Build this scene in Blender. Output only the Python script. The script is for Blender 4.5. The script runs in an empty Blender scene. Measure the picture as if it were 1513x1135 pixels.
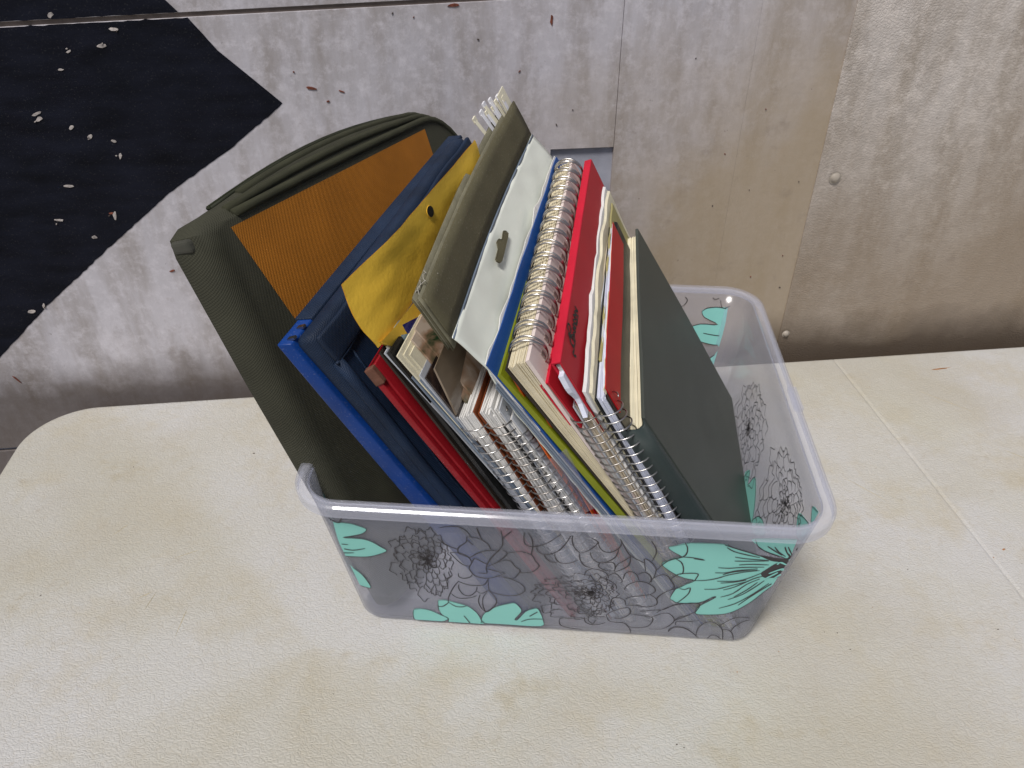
import bpy, bmesh, math, random
from mathutils import Vector, Matrix, noise
V = Vector
random.seed(7)
sc = bpy.context.scene
CAM = [[0.1508,-0.2943,0.4283],[0.99688,0.07895,-0.00179],[-0.04474,0.58333,0.811],[-0.06507,0.80839,-0.58504]]
LENS = 27.2687
WALLDIR = [0.9823,0.1871,0.0]
TABLE_EDGE_W = 0.2821
WALL = {"chevron_low":[[-0.1943,0.3189],[-0.068,0.3178],[-0.0532,0.2964],[-0.0348,0.2785],[-0.0139,0.2579],[-0.0596,0.225],[-0.1136,0.1918],[-0.1768,0.1441],[-0.2379,0.0969],[-0.2941,0.0484]],"chevron_up":[[-0.1934,0.3215],[-0.1894,0.3323],[-0.081,0.3302],[-0.0729,0.3205]],"crevice":[[-0.1959,0.3146],[-0.194,0.3198],[0.1033,0.3256],[0.1036,0.33]],"seam1":[[0.2418,0.3238],[0.2442,0.2351],[0.2456,0.1724]],"seam2":[[0.346,0.3217],[0.3494,0.2259],[0.3496,0.0819]],"seam3":[[0.4237,0.3201],[0.4243,0.1885],[0.4215,0.0173]],"notch":[[0.1922,0.2141],[0.2441,0.2148],[0.2445,0.1725],[0.1935,0.1688]],"rivet":[[0.4402,0.1806]],"rivet2":[[0.4293,0.0231]],"lowjoint":[[-0.3321,-0.0544],[-0.3187,-0.0549]],"chips":[[-0.1554,0.2986],[-0.1648,0.2865],[-0.1209,0.3124],[-0.1914,0.2564],[-0.1913,0.2524],[-0.1704,0.2457],[-0.1597,0.2382],[-0.1436,0.2345],[-0.1419,0.223],[-0.1869,0.2007],[-0.1618,0.1771],[-0.1598,0.1752],[-0.2029,0.1733],[-0.1808,0.1575],[-0.2406,0.097],[-0.2521,0.0925],[-0.1324,0.3016],[-0.1598,0.3224]],"leaf":[[0.0088,0.2685],[0.0309,0.2654],[0.0199,0.2583]],"spot":[[0.1895,0.3112],[0.1177,0.3227],[-0.128,0.1238],[-0.2885,0.0245]],"stain":[[0.4358,-0.0078],[0.6916,-0.006]]}
TABLE = {"corner":[[-0.2672,0.1851],[-0.2731,0.2341],[-0.2654,0.266],[-0.2524,0.2783],[-0.2246,0.2833]],"edge":[[0.1215,0.2819],[0.6785,0.281]],"seam":[[0.4769,0.2671],[0.4773,-0.0129]],"stains":[[-0.1315,-0.0047],[-0.1913,0.0625],[0.5724,0.2518],[0.49,0.0286],[0.4437,-0.0357],[0.2125,-0.089],[-0.0075,-0.0136],[0.0227,0.0084],[-0.0695,0.1981],[-0.0998,0.0193],[-0.1004,0.0582]]}
FOLDER = [[0.0866,0.0022,0.2585],[0.0981,0.005,0.2361],[0.1154,0.0072,0.2184],[0.1248,0.0093,0.2014],[0.1825,0.0209,0.1068],[0.2453,0.0335,0.004],[0.024,0.2107,0.0259]]
SLAB = {"board":[[0.014,0.0061,0.2275],[0.0215,0.006,0.2284],[0.1188,0.0336,0.0032],[0.1334,0.0336,0.0032],[0.0525,0.2232,0.0274]],"pouch":[[0.0215,0.006,0.2284],[0.0336,0.0053,0.2335],[0.1373,0.0336,0.0032],[0.1469,0.0336,0.0032],[0.045,0.2152,0.0264]],"envelope":[[0.0522,0.0015,0.2643],[0.0525,0.0015,0.2643],[0.1317,0.0336,0.0032],[0.1322,0.0336,0.0032],[0.0413,0.1429,0.0175]],"redbook":[[0.0555,0.0078,0.2132],[0.0584,0.0076,0.2151],[0.1627,0.0336,0.0032],[0.167,0.0336,0.0032],[0.0315,0.1658,0.0204]],"album":[[0.0634,0.0063,0.2252],[0.0662,0.0061,0.227],[0.1742,0.0336,0.0032],[0.1785,0.0336,0.0032],[0.0291,0.1662,0.0204]],"nbA":[[0.0977,0.0114,0.1841],[0.107,0.0107,0.1895],[0.1821,0.0336,0.0032],[0.1905,0.0336,0.0032],[0.0218,0.1673,0.0205]],"nbB":[[0.1089,0.0109,0.1877],[0.12,0.0104,0.1918],[0.1983,0.0336,0.0032],[0.206,0.0336,0.0032],[0.0201,0.1675,0.0206]],"nbC":[[0.1211,0.0119,0.1799],[0.1263,0.0112,0.186],[0.2153,0.0336,0.0032],[0.2221,0.0336,0.0032],[0.0193,0.1676,0.0206]],"tabs":[[0.1248,0.0094,0.2],[0.1374,0.0078,0.2132],[0.217,0.0336,0.0032],[0.218,0.0336,0.0032],[0.0185,0.1677,0.0206]],"blue":[[0.1135,0.007,0.22],[0.1148,0.0069,0.2209],[0.2474,0.0336,0.0032],[0.2488,0.0336,0.0032],[0.0249,0.2118,0.026]],"lime":[[0.1195,0.0077,0.2139],[0.1215,0.0075,0.2158],[0.2555,0.0336,0.0032],[0.2651,0.0336,0.0032],[0.0191,0.1936,0.0238]],"cream":[[0.1238,0.0071,0.2189],[0.1347,0.0063,0.2258],[0.2612,0.0336,0.0032],[0.2585,0.0336,0.0032],[0.016,0.2007,0.0246]],"red1":[[0.14,0.0084,0.2081],[0.1442,0.0081,0.2106],[0.2641,0.0336,0.0032],[0.2664,0.0336,0.0032],[0.0143,0.2082,0.0256]],"red2":[[0.1452,0.0067,0.2223],[0.1496,0.0065,0.2238],[0.2609,0.0336,0.0032],[0.2623,0.0336,0.0032],[0.014,0.2027,0.0249]],"crum":[[0.1603,0.0086,0.2072],[0.1645,0.0087,0.2061],[0.2649,0.0336,0.0032],[0.2674,0.0336,0.0032],[0.0116,0.1992,0.0245]],"nbE":[[0.1562,0.01,0.1956],[0.1632,0.0094,0.2006],[0.2541,0.0336,0.0032],[0.2681,0.0336,0.0032],[0.0149,0.1638,0.0201]],"nbD":[[0.1665,0.0093,0.2008],[0.1722,0.009,0.2039],[0.2628,0.0336,0.0032],[0.2744,0.0336,0.0032],[0.009,0.1631,0.02]],"green":[[0.1837,0.0119,0.1803],[0.1925,0.0115,0.1833],[0.2813,0.0322,0.0143],[0.2833,0.0303,0.0303],[0.0041,0.1875,0.023]],"p1":[[0.0653,0.0064,0.2249],[0.066,0.0063,0.2254],[0.2007,0.0336,0.0032],[0.1976,0.0336,0.0032],[0.0116,0.0685,0.0084]],"p2":[[0.0689,0.0067,0.2222],[0.0731,0.0064,0.2249],[0.1999,0.0336,0.0032],[0.2068,0.0336,0.0032],[0.011,0.0686,0.0084]],"p3":[[0.0756,0.0084,0.2087],[0.0804,0.0078,0.2129],[0.1907,0.0336,0.0032],[0.2074,0.0336,0.0032],[0.0118,0.0785,0.0096]],"p4":[[0.0809,0.008,0.2116],[0.082,0.0079,0.2126],[0.1889,0.0336,0.0032],[0.1953,0.0336,0.0032],[0.011,0.0786,0.0097]],"p5":[[0.0883,0.0074,0.2164],[0.089,0.0073,0.2173],[0.149,0.0336,0.0032],[0.1503,0.0336,0.0032],[0.0106,0.0787,0.0097]]}
PORT = [[-0.043,0.0387,0.268],[-0.0296,0.0387,0.2678],[0.0328,0.0248,0.0032],[0.0504,0.0248,0.0032],[0.0876,0.26,-0.0136]]
DIM = {"W":0.30400000000000005,"D":0.2717,"h":0.1263,"t":0.0167}
FRONT_TEAL = [[[17.0,105.4],[24.4,106.6],[32.8,106.3],[37.7,104.7],[42.6,101.7],[39.9,97.4],[34.2,94.7],[27.5,92.3],[33.1,92.1],[39.1,91.9],[44.0,89.7],[48.7,85.2],[52.0,81.8],[49.3,79.0],[43.4,75.6],[37.7,73.8],[30.2,73.4],[24.1,73.6],[18.3,75.9],[17.5,90.4]],[[19.5,70.8],[23.2,68.3],[28.4,61.7],[32.9,54.9],[35.4,47.8],[36.6,40.1],[30.3,42.2],[25.2,46.0],[20.7,51.1],[19.6,59.6]],[[61.5,17.6],[67.2,19.2],[72.9,17.6],[78.4,13.5],[83.6,9.3],[78.5,4.8],[68.1,4.5],[61.4,5.1],[60.5,11.3]],[[78.2,29.6],[79.6,31.0],[83.9,31.3],[90.1,29.0],[96.4,26.4],[99.9,22.8],[103.2,17.1],[105.1,9.8],[106.0,5.0],[84.9,3.8],[83.4,9.2],[79.7,13.6],[78.0,20.2]],[[105.2,8.4],[105.3,11.9],[107.6,19.0],[115.1,27.3],[122.2,31.4],[126.5,33.2],[129.3,30.3],[131.3,25.2],[130.3,21.1],[127.0,13.9],[128.5,13.4],[133.5,23.5],[137.8,27.3],[141.3,28.4],[143.5,22.7],[145.1,14.7],[143.7,6.9],[121.8,6.3],[106.1,6.4]],[[225.0,106.2],[243.2,106.9],[247.2,104.7],[253.8,102.2],[263.1,98.3],[273.1,95.0],[280.3,90.3],[283.7,89.0],[284.3,80.7],[281.4,76.9],[278.3,70.8],[273.8,62.0],[269.3,51.7],[262.7,41.5],[256.9,36.2],[249.1,34.0],[239.6,33.5],[238.3,37.9],[239.8,43.2],[247.3,53.1],[245.9,53.7],[239.0,46.6],[227.1,44.9],[222.8,47.5],[221.1,49.8],[222.9,59.2],[224.9,61.3],[228.3,65.3],[232.8,69.9],[226.8,71.6],[221.1,75.0],[215.3,80.1],[211.9,84.8],[214.9,88.5],[219.0,91.4],[222.6,92.6],[217.0,96.9],[213.7,100.9],[217.5,102.8]],[[258.8,113.6],[290.8,114.7],[289.9,108.4],[288.5,102.0],[287.9,94.4],[282.3,94.9],[276.7,98.1],[268.6,101.6],[263.8,104.3],[261.2,107.7]],[[281.4,41.1],[279.0,47.8],[278.2,56.4],[279.8,63.9],[280.6,72.2],[281.8,78.1],[285.5,78.5],[285.1,69.2],[284.5,63.2],[283.1,52.0]]]
FRONT_DARK = [[[264.3,98.5],[274.5,96.8],[279.9,97.4],[279.5,101.6],[282.0,98.7],[284.6,100.5],[288.9,103.1],[288.5,94.5],[287.2,89.9],[286.9,83.2],[286.3,77.5],[284.5,71.5],[282.4,78.2],[277.5,77.7],[271.3,77.0],[268.5,81.2],[270.3,84.8],[274.0,90.8],[276.5,93.2],[271.5,93.8]]]
FRONT_LINES = [[[21.3,111.5],[24.5,107.7],[27.6,106.4],[29.7,111.2]],[[17.4,104.4],[22.0,104.5]],[[17.6,94.2],[20.2,94.3]],[[17.7,91.3],[21.4,91.7]],[[18.1,86.0],[23.4,85.7],[29.4,85.5]],[[18.5,82.7],[24.1,81.6],[31.2,80.0],[39.0,82.5]],[[19.3,77.7],[25.3,76.8],[31.5,77.5]],[[19.7,70.2],[22.4,67.6],[24.7,62.5]],[[20.4,68.0],[22.8,64.1],[23.5,61.8]],[[20.8,62.1],[21.7,59.2]],[[23.5,16.5],[26.2,14.7],[28.2,8.1]],[[24.2,11.8],[25.1,7.7]],[[100.5,96.8],[103.8,92.3]],[[94.0,14.0],[97.5,5.4]],[[106.5,109.0],[107.3,104.4],[108.9,98.2]],[[120.0,107.7],[120.8,99.3],[120.0,91.7],[113.9,81.0],[110.6,71.5],[110.7,65.7]],[[120.8,100.4],[126.0,107.7]],[[100.3,100.0],[106.1,99.5],[111.7,95.2],[113.8,88.9]],[[100.3,100.0],[99.8,95.1],[95.9,90.4],[94.4,86.9],[95.4,82.5],[101.3,79.7]],[[83.3,96.8],[88.1,90.7],[94.4,87.5]],[[85.4,107.0],[89.4,108.5],[95.7,109.1],[100.6,105.3],[102.6,99.7]],[[101.3,79.7],[106.1,84.7],[112.8,88.2],[118.6,87.7]],[[89.6,83.6],[95.5,83.7],[100.6,79.7],[102.0,74.1]],[[89.6,83.6],[92.5,77.7],[96.8,71.8],[100.5,71.0]],[[102.0,74.1],[103.9,78.9],[108.4,75.9],[111.0,73.9]],[[102.0,74.1],[100.2,69.3],[101.2,64.6],[104.4,60.2],[111.1,59.1],[117.3,62.2],[121.8,65.7]],[[110.5,69.2],[116.1,67.4],[121.8,65.7]],[[105.2,64.5],[110.6,64.5],[110.1,69.1]],[[110.9,71.5],[116.3,75.6],[121.1,81.8],[123.2,86.5],[120.6,89.5]],[[123.2,86.5],[128.4,88.1],[132.3,88.5],[137.5,85.7],[139.5,80.3],[141.8,75.4],[138.9,69.8],[134.9,67.6],[130.5,67.2]],[[116.3,75.6],[121.1,78.9],[125.0,78.8],[127.6,73.3],[130.6,69.5],[128.8,64.0],[126.1,60.7],[120.0,61.3]],[[93.3,62.6],[93.4,59.0],[96.0,57.5],[100.2,59.1],[101.7,62.3]],[[92.4,54.0],[97.7,50.9],[103.2,50.3],[108.8,52.1],[111.1,58.5]],[[111.1,58.5],[111.4,46.2],[115.5,42.9],[122.4,41.1],[128.7,42.5],[132.9,46.8],[133.0,51.8],[129.5,56.9],[122.7,61.0],[117.3,61.4]],[[92.9,50.4],[92.6,45.4],[95.0,39.3],[99.2,38.5],[103.3,44.0],[103.9,49.1]],[[103.7,44.1],[106.4,41.9],[110.0,44.8],[111.4,46.2]],[[87.3,39.7],[91.2,35.0],[98.4,35.8],[103.4,39.0]],[[111.4,45.0],[114.7,39.0],[115.6,32.6],[112.9,25.7],[108.8,20.5],[106.9,27.7],[107.2,36.8],[109.9,43.5]],[[105.6,40.5],[104.2,32.6],[105.7,24.9],[108.4,20.5]],[[85.1,29.1],[89.2,24.9],[93.5,24.7],[96.4,26.4]],[[84.8,29.0],[85.6,35.6],[89.1,46.2],[92.7,53.4]],[[85.1,29.1],[81.2,24.0],[77.5,23.5]],[[133.3,107.4],[132.9,99.4],[134.9,94.8],[140.0,94.7],[146.3,98.6],[151.2,104.4],[153.6,107.2]],[[135.1,107.6],[137.4,102.0],[137.9,93.5],[137.1,86.2]],[[140.3,94.2],[140.7,90.4],[143.9,87.5],[147.8,87.8],[152.8,91.7],[156.4,98.5],[158.7,105.1],[159.2,106.7]],[[144.6,87.0],[145.9,83.2],[149.3,80.1],[152.5,80.3]],[[150.7,88.7],[151.1,84.8],[153.8,80.1],[159.1,80.0],[164.1,83.4]],[[160.2,106.8],[160.1,102.1],[161.6,95.8],[165.0,90.7]],[[165.0,90.7],[169.4,93.3],[173.5,99.1],[174.5,102.4],[170.6,105.7]],[[164.8,90.1],[165.4,84.1],[168.2,78.7],[171.6,76.8]],[[131.0,11.3],[136.4,15.0],[144.7,16.1]],[[136.4,18.5],[141.4,24.4]],[[174.8,101.8],[175.8,97.1],[178.5,93.6],[182.4,93.2],[185.9,96.5],[187.7,101.5],[186.7,106.2]],[[187.0,105.7],[190.2,97.5],[193.6,91.3],[199.5,86.4],[202.9,84.5]],[[203.7,106.2],[206.8,100.2],[207.7,94.9],[206.4,87.1]],[[170.7,92.3],[172.0,86.9],[175.4,82.8],[179.3,82.6],[184.7,87.6],[186.2,92.8],[186.5,96.6]],[[193.7,90.2],[191.2,86.6],[187.1,81.7],[185.7,74.7]],[[193.7,90.2],[193.8,82.4],[190.7,77.6],[185.8,73.6]],[[176.8,81.8],[176.4,78.3],[179.8,75.3],[183.8,74.5]],[[180.0,82.1],[183.1,83.6],[185.5,81.6],[186.0,75.9]],[[203.7,76.6],[202.3,84.4],[202.1,88.9],[206.7,84.9],[209.6,78.4],[209.0,70.3]],[[168.8,68.3],[169.5,73.0],[173.2,76.3]],[[173.3,75.7],[177.2,75.0],[181.4,71.9],[183.0,67.4]],[[172.0,69.8],[174.6,64.1],[178.1,61.5]],[[177.1,66.8],[181.8,66.1],[187.5,60.8],[188.5,56.0]],[[182.8,69.8],[186.6,72.5],[191.0,65.9],[190.6,63.5]],[[191.6,67.2],[192.4,73.1],[195.4,75.2],[198.9,72.7],[200.8,67.0]],[[199.9,72.8],[203.2,75.4],[206.8,72.4],[207.9,67.8],[207.0,64.7]],[[208.2,65.5],[208.4,69.0],[212.5,73.5],[216.4,73.4],[219.7,67.9],[222.1,62.2],[220.2,58.4]],[[193.3,55.3],[194.2,60.3],[199.0,65.0],[204.9,65.1],[210.0,60.9],[211.6,56.2],[209.0,52.2]],[[194.5,45.5],[197.9,48.5],[203.8,50.4],[209.0,52.2]],[[209.0,52.2],[213.2,47.7],[213.9,41.5],[208.5,38.3],[201.5,39.4],[195.4,38.7]],[[195.4,39.3],[194.3,44.3],[189.9,46.9],[186.7,44.6],[186.3,36.9],[188.4,32.0]],[[213.7,46.5],[213.9,50.3],[218.4,57.0],[224.5,61.3]],[[184.6,26.2],[188.4,31.3],[197.0,36.3],[199.0,29.3],[194.0,23.4],[189.8,22.9]],[[184.6,26.2],[186.5,19.7],[190.9,18.2],[196.6,17.6],[200.8,10.5],[201.4,5.0]],[[199.0,29.3],[205.4,28.1],[212.5,27.0],[213.7,21.8],[210.9,15.3],[204.1,13.0],[198.3,14.4]],[[212.8,27.0],[218.2,31.6],[222.9,32.2],[226.8,26.0],[225.8,20.5],[221.0,13.8],[212.6,12.7]],[[155.4,15.9],[156.8,18.8],[163.8,19.7],[170.2,21.1]],[[155.4,15.9],[156.3,10.5],[161.5,7.7],[170.2,6.7]],[[170.8,21.9],[172.6,15.3],[178.4,13.3],[184.6,16.8]],[[174.7,27.7],[178.7,30.8],[184.4,30.2]],[[174.7,27.7],[177.8,23.4],[184.1,24.2]],[[166.2,30.6],[167.8,25.5],[172.7,26.8]],[[215.7,35.2],[219.6,37.0],[224.3,42.7],[229.4,44.6]],[[204.9,32.6],[211.6,34.8],[216.9,36.0]],[[226.8,23.4],[229.5,29.0],[235.9,32.5]],[[224.9,10.8],[225.8,15.1],[229.7,17.6],[235.4,16.3],[242.2,8.8]],[[222.3,105.9],[224.1,101.9],[224.5,96.6],[222.6,92.6],[215.0,87.9],[209.8,78.4]],[[222.6,92.6],[228.9,92.5],[235.4,90.8],[229.0,91.6]],[[218.7,90.8],[222.6,87.6],[224.6,82.2],[225.0,77.2],[223.7,75.3]],[[219.2,70.2],[222.4,75.2],[228.0,76.9],[233.7,76.9],[233.2,71.7],[232.9,69.3]],[[225.3,60.7],[228.4,59.9],[231.3,62.0],[231.3,55.9],[228.5,49.4],[225.8,44.7]],[[232.8,69.9],[239.1,70.9],[245.2,73.6],[250.8,77.6],[259.0,81.4],[267.3,83.9]],[[245.5,104.0],[249.8,100.7],[257.0,98.3],[264.8,96.4]],[[243.9,106.2],[253.8,102.2],[264.3,98.5]],[[251.4,95.5],[257.7,94.5],[270.2,94.2]],[[251.8,91.7],[258.2,92.2],[270.3,93.7]],[[254.9,88.2],[261.8,89.5],[271.1,89.9]],[[244.0,84.3],[250.3,84.4],[256.9,85.9],[269.1,87.5]],[[243.0,79.1],[249.2,79.7],[255.0,82.6],[265.8,85.5]],[[247.7,77.6],[254.0,81.4],[266.0,84.1]],[[245.6,70.7],[255.7,71.8],[261.6,74.8],[268.5,81.2]],[[247.9,69.0],[254.7,70.5],[261.8,73.6]],[[239.7,61.5],[247.0,62.6],[255.2,67.6],[263.3,72.6]],[[250.7,62.0],[256.8,66.0],[265.3,75.2],[270.3,78.6]],[[250.4,54.2],[256.8,58.8],[262.7,69.1],[269.0,75.6]],[[255.1,51.9],[262.2,58.2],[268.2,67.3],[271.9,74.2]],[[258.1,55.3],[263.8,63.2],[268.5,72.0]],[[251.5,41.8],[260.1,48.1],[267.9,58.9],[275.0,71.6]],[[262.1,46.5],[268.1,57.7],[274.4,68.0],[280.2,76.8]],[[261.8,106.7],[265.9,102.9],[275.5,98.0]],[[266.8,107.2],[271.9,103.0],[276.3,99.7]],[[270.7,107.0],[273.8,102.6],[278.3,98.8]],[[276.0,107.6],[278.0,103.0],[280.8,98.5]],[[277.8,107.7],[279.5,104.2],[281.7,100.2]],[[282.9,107.7],[282.4,103.5],[282.6,100.3]],[[285.3,108.0],[284.6,103.2],[284.6,100.5]],[[287.3,108.2],[286.7,104.4],[286.3,101.2]],[[282.3,49.5],[282.6,56.9],[282.0,68.8],[282.6,77.1]],[[283.7,59.5],[283.1,66.6],[283.5,76.0]],[[238.5,36.6],[239.8,43.2],[237.1,46.0],[227.3,43.6],[219.9,38.3],[215.1,32.5]],[[227.1,24.7],[232.0,29.3],[238.5,36.6]],[[242.8,7.5],[242.8,17.2],[245.8,24.3],[250.5,25.6],[255.3,21.5],[258.5,15.0],[260.0,5.4]],[[255.3,21.5],[259.6,28.7],[265.5,33.4],[275.3,32.0],[279.8,26.6]],[[250.2,5.6],[252.3,10.1],[255.2,9.8],[258.7,6.0]],[[258.0,17.7],[261.5,17.5],[264.8,13.1],[266.7,6.3]],[[263.3,15.6],[264.8,22.7],[270.2,30.0],[275.4,31.3]],[[225.0,10.8],[228.2,16.7],[234.5,16.1],[240.2,11.3],[244.6,5.6]],[[228.5,19.5],[228.6,23.5],[235.5,24.4],[242.1,26.5]]]
TEAL_DASH = [[[275.5,90.9],[276.5,93.2],[279.3,91.9],[282.2,90.0]],[[280.7,96.4],[282.3,94.9],[284.2,90.7]],[[286.2,95.3],[287.6,93.3],[285.6,91.4]],[[278.8,85.7],[281.0,87.1],[283.8,88.5]],[[284.7,89.7],[286.1,85.4],[287.5,83.3]],[[283.6,81.2],[285.1,83.0]],[[276.8,77.6],[278.7,80.6],[281.1,83.7],[283.6,86.8]],[[272.0,76.5],[274.5,79.6],[277.5,83.3]],[[272.8,81.7],[277.0,85.5],[280.8,88.2]]]
DAHLIA = [[[75.1,74.8],[52.5,72.5],[91.3,76.4],[76.0,106.7],[67.7,32.3]],[[173.5,49.4],[136.7,38.9],[189.6,51.2],[171.0,69.7],[172.5,18.0]]]
DAHLIA_R = [[[69.7,97.7],[109.0,60.5],[50.2,124.1],[119.6,116.2],[47.3,80.1]],[[164.3,71.8],[193.6,48.3],[147.5,85.2],[182.6,95.1],[131.1,53.7]]]
RIGHT_TEAL = [[[43.1,99.7],[31.2,106.1],[21.4,107.6],[20.2,99.0],[33.1,91.0]],[[32.7,116.0],[20.2,120.8],[10.9,118.8],[10.3,112.1],[21.4,107.6]],[[134.2,43.8],[128.8,55.7],[122.7,47.5],[117.1,60.4],[105.7,55.5],[95.3,45.2],[94.8,38.7]],[[93.8,41.2],[85.9,53.5],[71.2,56.7],[70.5,50.6],[86.3,37.1]]]
BACK_TEAL = [[[260.7,107.5],[264.9,110.8],[275.1,111.8],[288.3,108.6],[285.3,79.3],[273.7,78.8],[262.9,80.9],[251.6,86.9],[252.1,92.6],[260.9,96.8],[274.8,96.8],[263.6,102.6]],[[264.3,59.9],[271.4,64.2],[283.5,75.3],[282.7,55.4],[280.9,51.3],[268.8,52.0]]]
BACK_LINES = [[[237.9,121.4],[244.3,120.4],[248.1,116.9],[245.3,111.9],[241.8,111.7]],[[251.3,123.8],[254.3,122.7],[256.4,124.3]],[[258.2,123.7],[261.2,121.7],[264.4,123.9]],[[265.5,123.7],[269.6,118.4],[273.9,120.4]],[[273.9,120.4],[276.2,111.9],[280.8,112.1],[284.8,115.9],[285.6,122.1],[289.7,121.3]],[[264.2,88.7],[273.7,87.2],[284.3,86.4]],[[275.6,90.5],[285.0,89.9]],[[260.7,107.5],[264.9,110.8],[275.1,111.8],[288.3,108.6]],[[250.9,92.6],[260.9,96.8],[274.8,96.8],[263.6,102.6],[260.7,107.5]],[[255.7,81.9],[262.9,80.9],[273.7,78.5],[284.7,79.3]],[[269.8,63.5],[276.0,69.7],[283.5,75.3]]]
SCRIPT = [[[0.0497,0.0898],[0.0401,0.0795],[0.0356,0.0825],[0.0383,0.0994],[0.0336,0.1067],[0.0223,0.1004],[0.0154,0.1137],[0.0246,0.1035],[0.0343,0.103],[0.037,0.1202],[0.0304,0.125],[0.0183,0.1223],[0.0089,0.1276],[0.0004,0.1342],[-0.0,0.1453],[0.0083,0.1524],[0.014,0.1463],[0.0145,0.1308],[0.0089,0.1184],[0.0116,0.113],[0.0222,0.1323],[0.0308,0.1487],[0.0297,0.1287],[0.0371,0.1295],[0.0312,0.14],[0.0264,0.1473],[0.0345,0.1609],[0.0276,0.1606],[0.0209,0.156],[0.0346,0.1775],[0.0224,0.17],[0.0196,0.1731],[0.0337,0.1931],[0.0217,0.1842],[0.0191,0.1891],[0.0323,0.2081],[0.0215,0.2022],[0.0165,0.2038],[0.0307,0.2244],[0.0197,0.2192],[0.02,0.2272],[0.0312,0.2422],[0.0234,0.2422],[0.0159,0.241]],[[0.0328,0.1846],[0.0349,0.2069],[0.0344,0.2308]]]
SLOT = [[0.2564,0.478],[0.3937,0.4839],[0.4335,0.4397],[0.4713,0.3623],[0.4044,0.3474],[0.314,0.3508],[0.2896,0.3943],[0.1996,0.414],[0.217,0.4326],[0.302,0.4412]]
PANEL = [[0.0057,0.0825],[0.006,0.8293],[0.1019,0.8161],[0.2387,0.1236]]
HOLE = [0.0253,0.5234]

# ---------------------------------------------------------------- camera, sky, sun, exposure
cd = bpy.data.cameras.new('camera'); cam = bpy.data.objects.new('camera', cd); sc.collection.objects.link(cam)
cr_, cu_, cf_ = V(CAM[1]).normalized(), V(CAM[2]).normalized(), V(CAM[3]).normalized()
m4 = Matrix((cr_, cu_, -cf_)).transposed().to_4x4(); m4.translation = V(CAM[0]); cam.matrix_world = m4
cd.sensor_width = 36; cd.lens = LENS; cd.clip_start = .01; cd.clip_end = 200
sc.camera = cam
SUN_AZ = math.atan2(-.90, -.42); SUN_EL = math.radians(60)     # light comes over the left shoulder
sd = V((math.cos(SUN_AZ)*math.cos(SUN_EL), math.sin(SUN_AZ)*math.cos(SUN_EL), math.sin(SUN_EL)))
w = bpy.data.worlds.new('World'); sc.world = w; w.use_nodes = True
nt = w.node_tree; bg = nt.nodes['Background']; sky = nt.nodes.new('ShaderNodeTexSky')
sky.sky_type = 'NISHITA'; sky.sun_disc = False; sky.sun_elevation = SUN_EL
sky.sun_rotation = math.pi/2 - SUN_AZ; sky.air_density = 1.0; sky.dust_density = 3.0; sky.ozone_density = 1.0
nt.links.new(sky.outputs[0], bg.inputs[0]); bg.inputs[1].default_value = .05
sl = bpy.data.lights.new('sun', 'SUN'); sl.energy = 2.5; sl.angle = math.radians(14); sl.color = (1, .965, .93)
so = bpy.data.objects.new('sun', sl); so.rotation_euler = sd.to_track_quat('Z', 'Y').to_euler(); sc.collection.objects.link(so)
sc.view_settings.view_transform = 'Standard'; sc.view_settings.look = 'None'; sc.view_settings.gamma = 1
sc.view_settings.exposure = 0.30

# ---------------------------------------------------------------- helpers
def link(o, parent=None):
    sc.collection.objects.link(o)
    if parent is not None: o.parent = parent
    return o
def obj(name, bm, mt, parent=None, smooth=False, stuff=False, label=None):
    me = bpy.data.meshes.new(name); bmesh.ops.recalc_face_normals(bm, faces=bm.faces[:]); bm.to_mesh(me); bm.free()
    if smooth:
        for p in me.polygons: p.use_smooth = True
    if smooth == 'angle': me.set_sharp_from_angle(angle=math.radians(42))
    for q in (mt if isinstance(mt, (list, tuple)) else [mt]): me.materials.append(q)
    o = link(bpy.data.objects.new(name, me), parent)
    if stuff: o['kind'] = 'stuff'
    if label: o['label'] = label
    return o
def thing(name, label, cat, loc, group=None):
    """an Empty at the base of the thing; parts keep world coordinates through the parent inverse"""
    e = bpy.data.objects.new(name, None); e.empty_display_size = .02; e.location = loc; link(e)
    e['label'] = label; e['category'] = cat
    if group: e['group'] = group
    return e
def settle(e):
    for ch in e.children:
        ch.matrix_parent_inverse = Matrix.Translation(e.location).inverted()
def tag(o, label, cat, group=None):
    o['label'] = label; o['category'] = cat
    if group: o['group'] = group
    return o
def N(nt, t, **k):
    n = nt.nodes.new(t)
    for a, b in k.items(): setattr(n, a, b)
    return n
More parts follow.
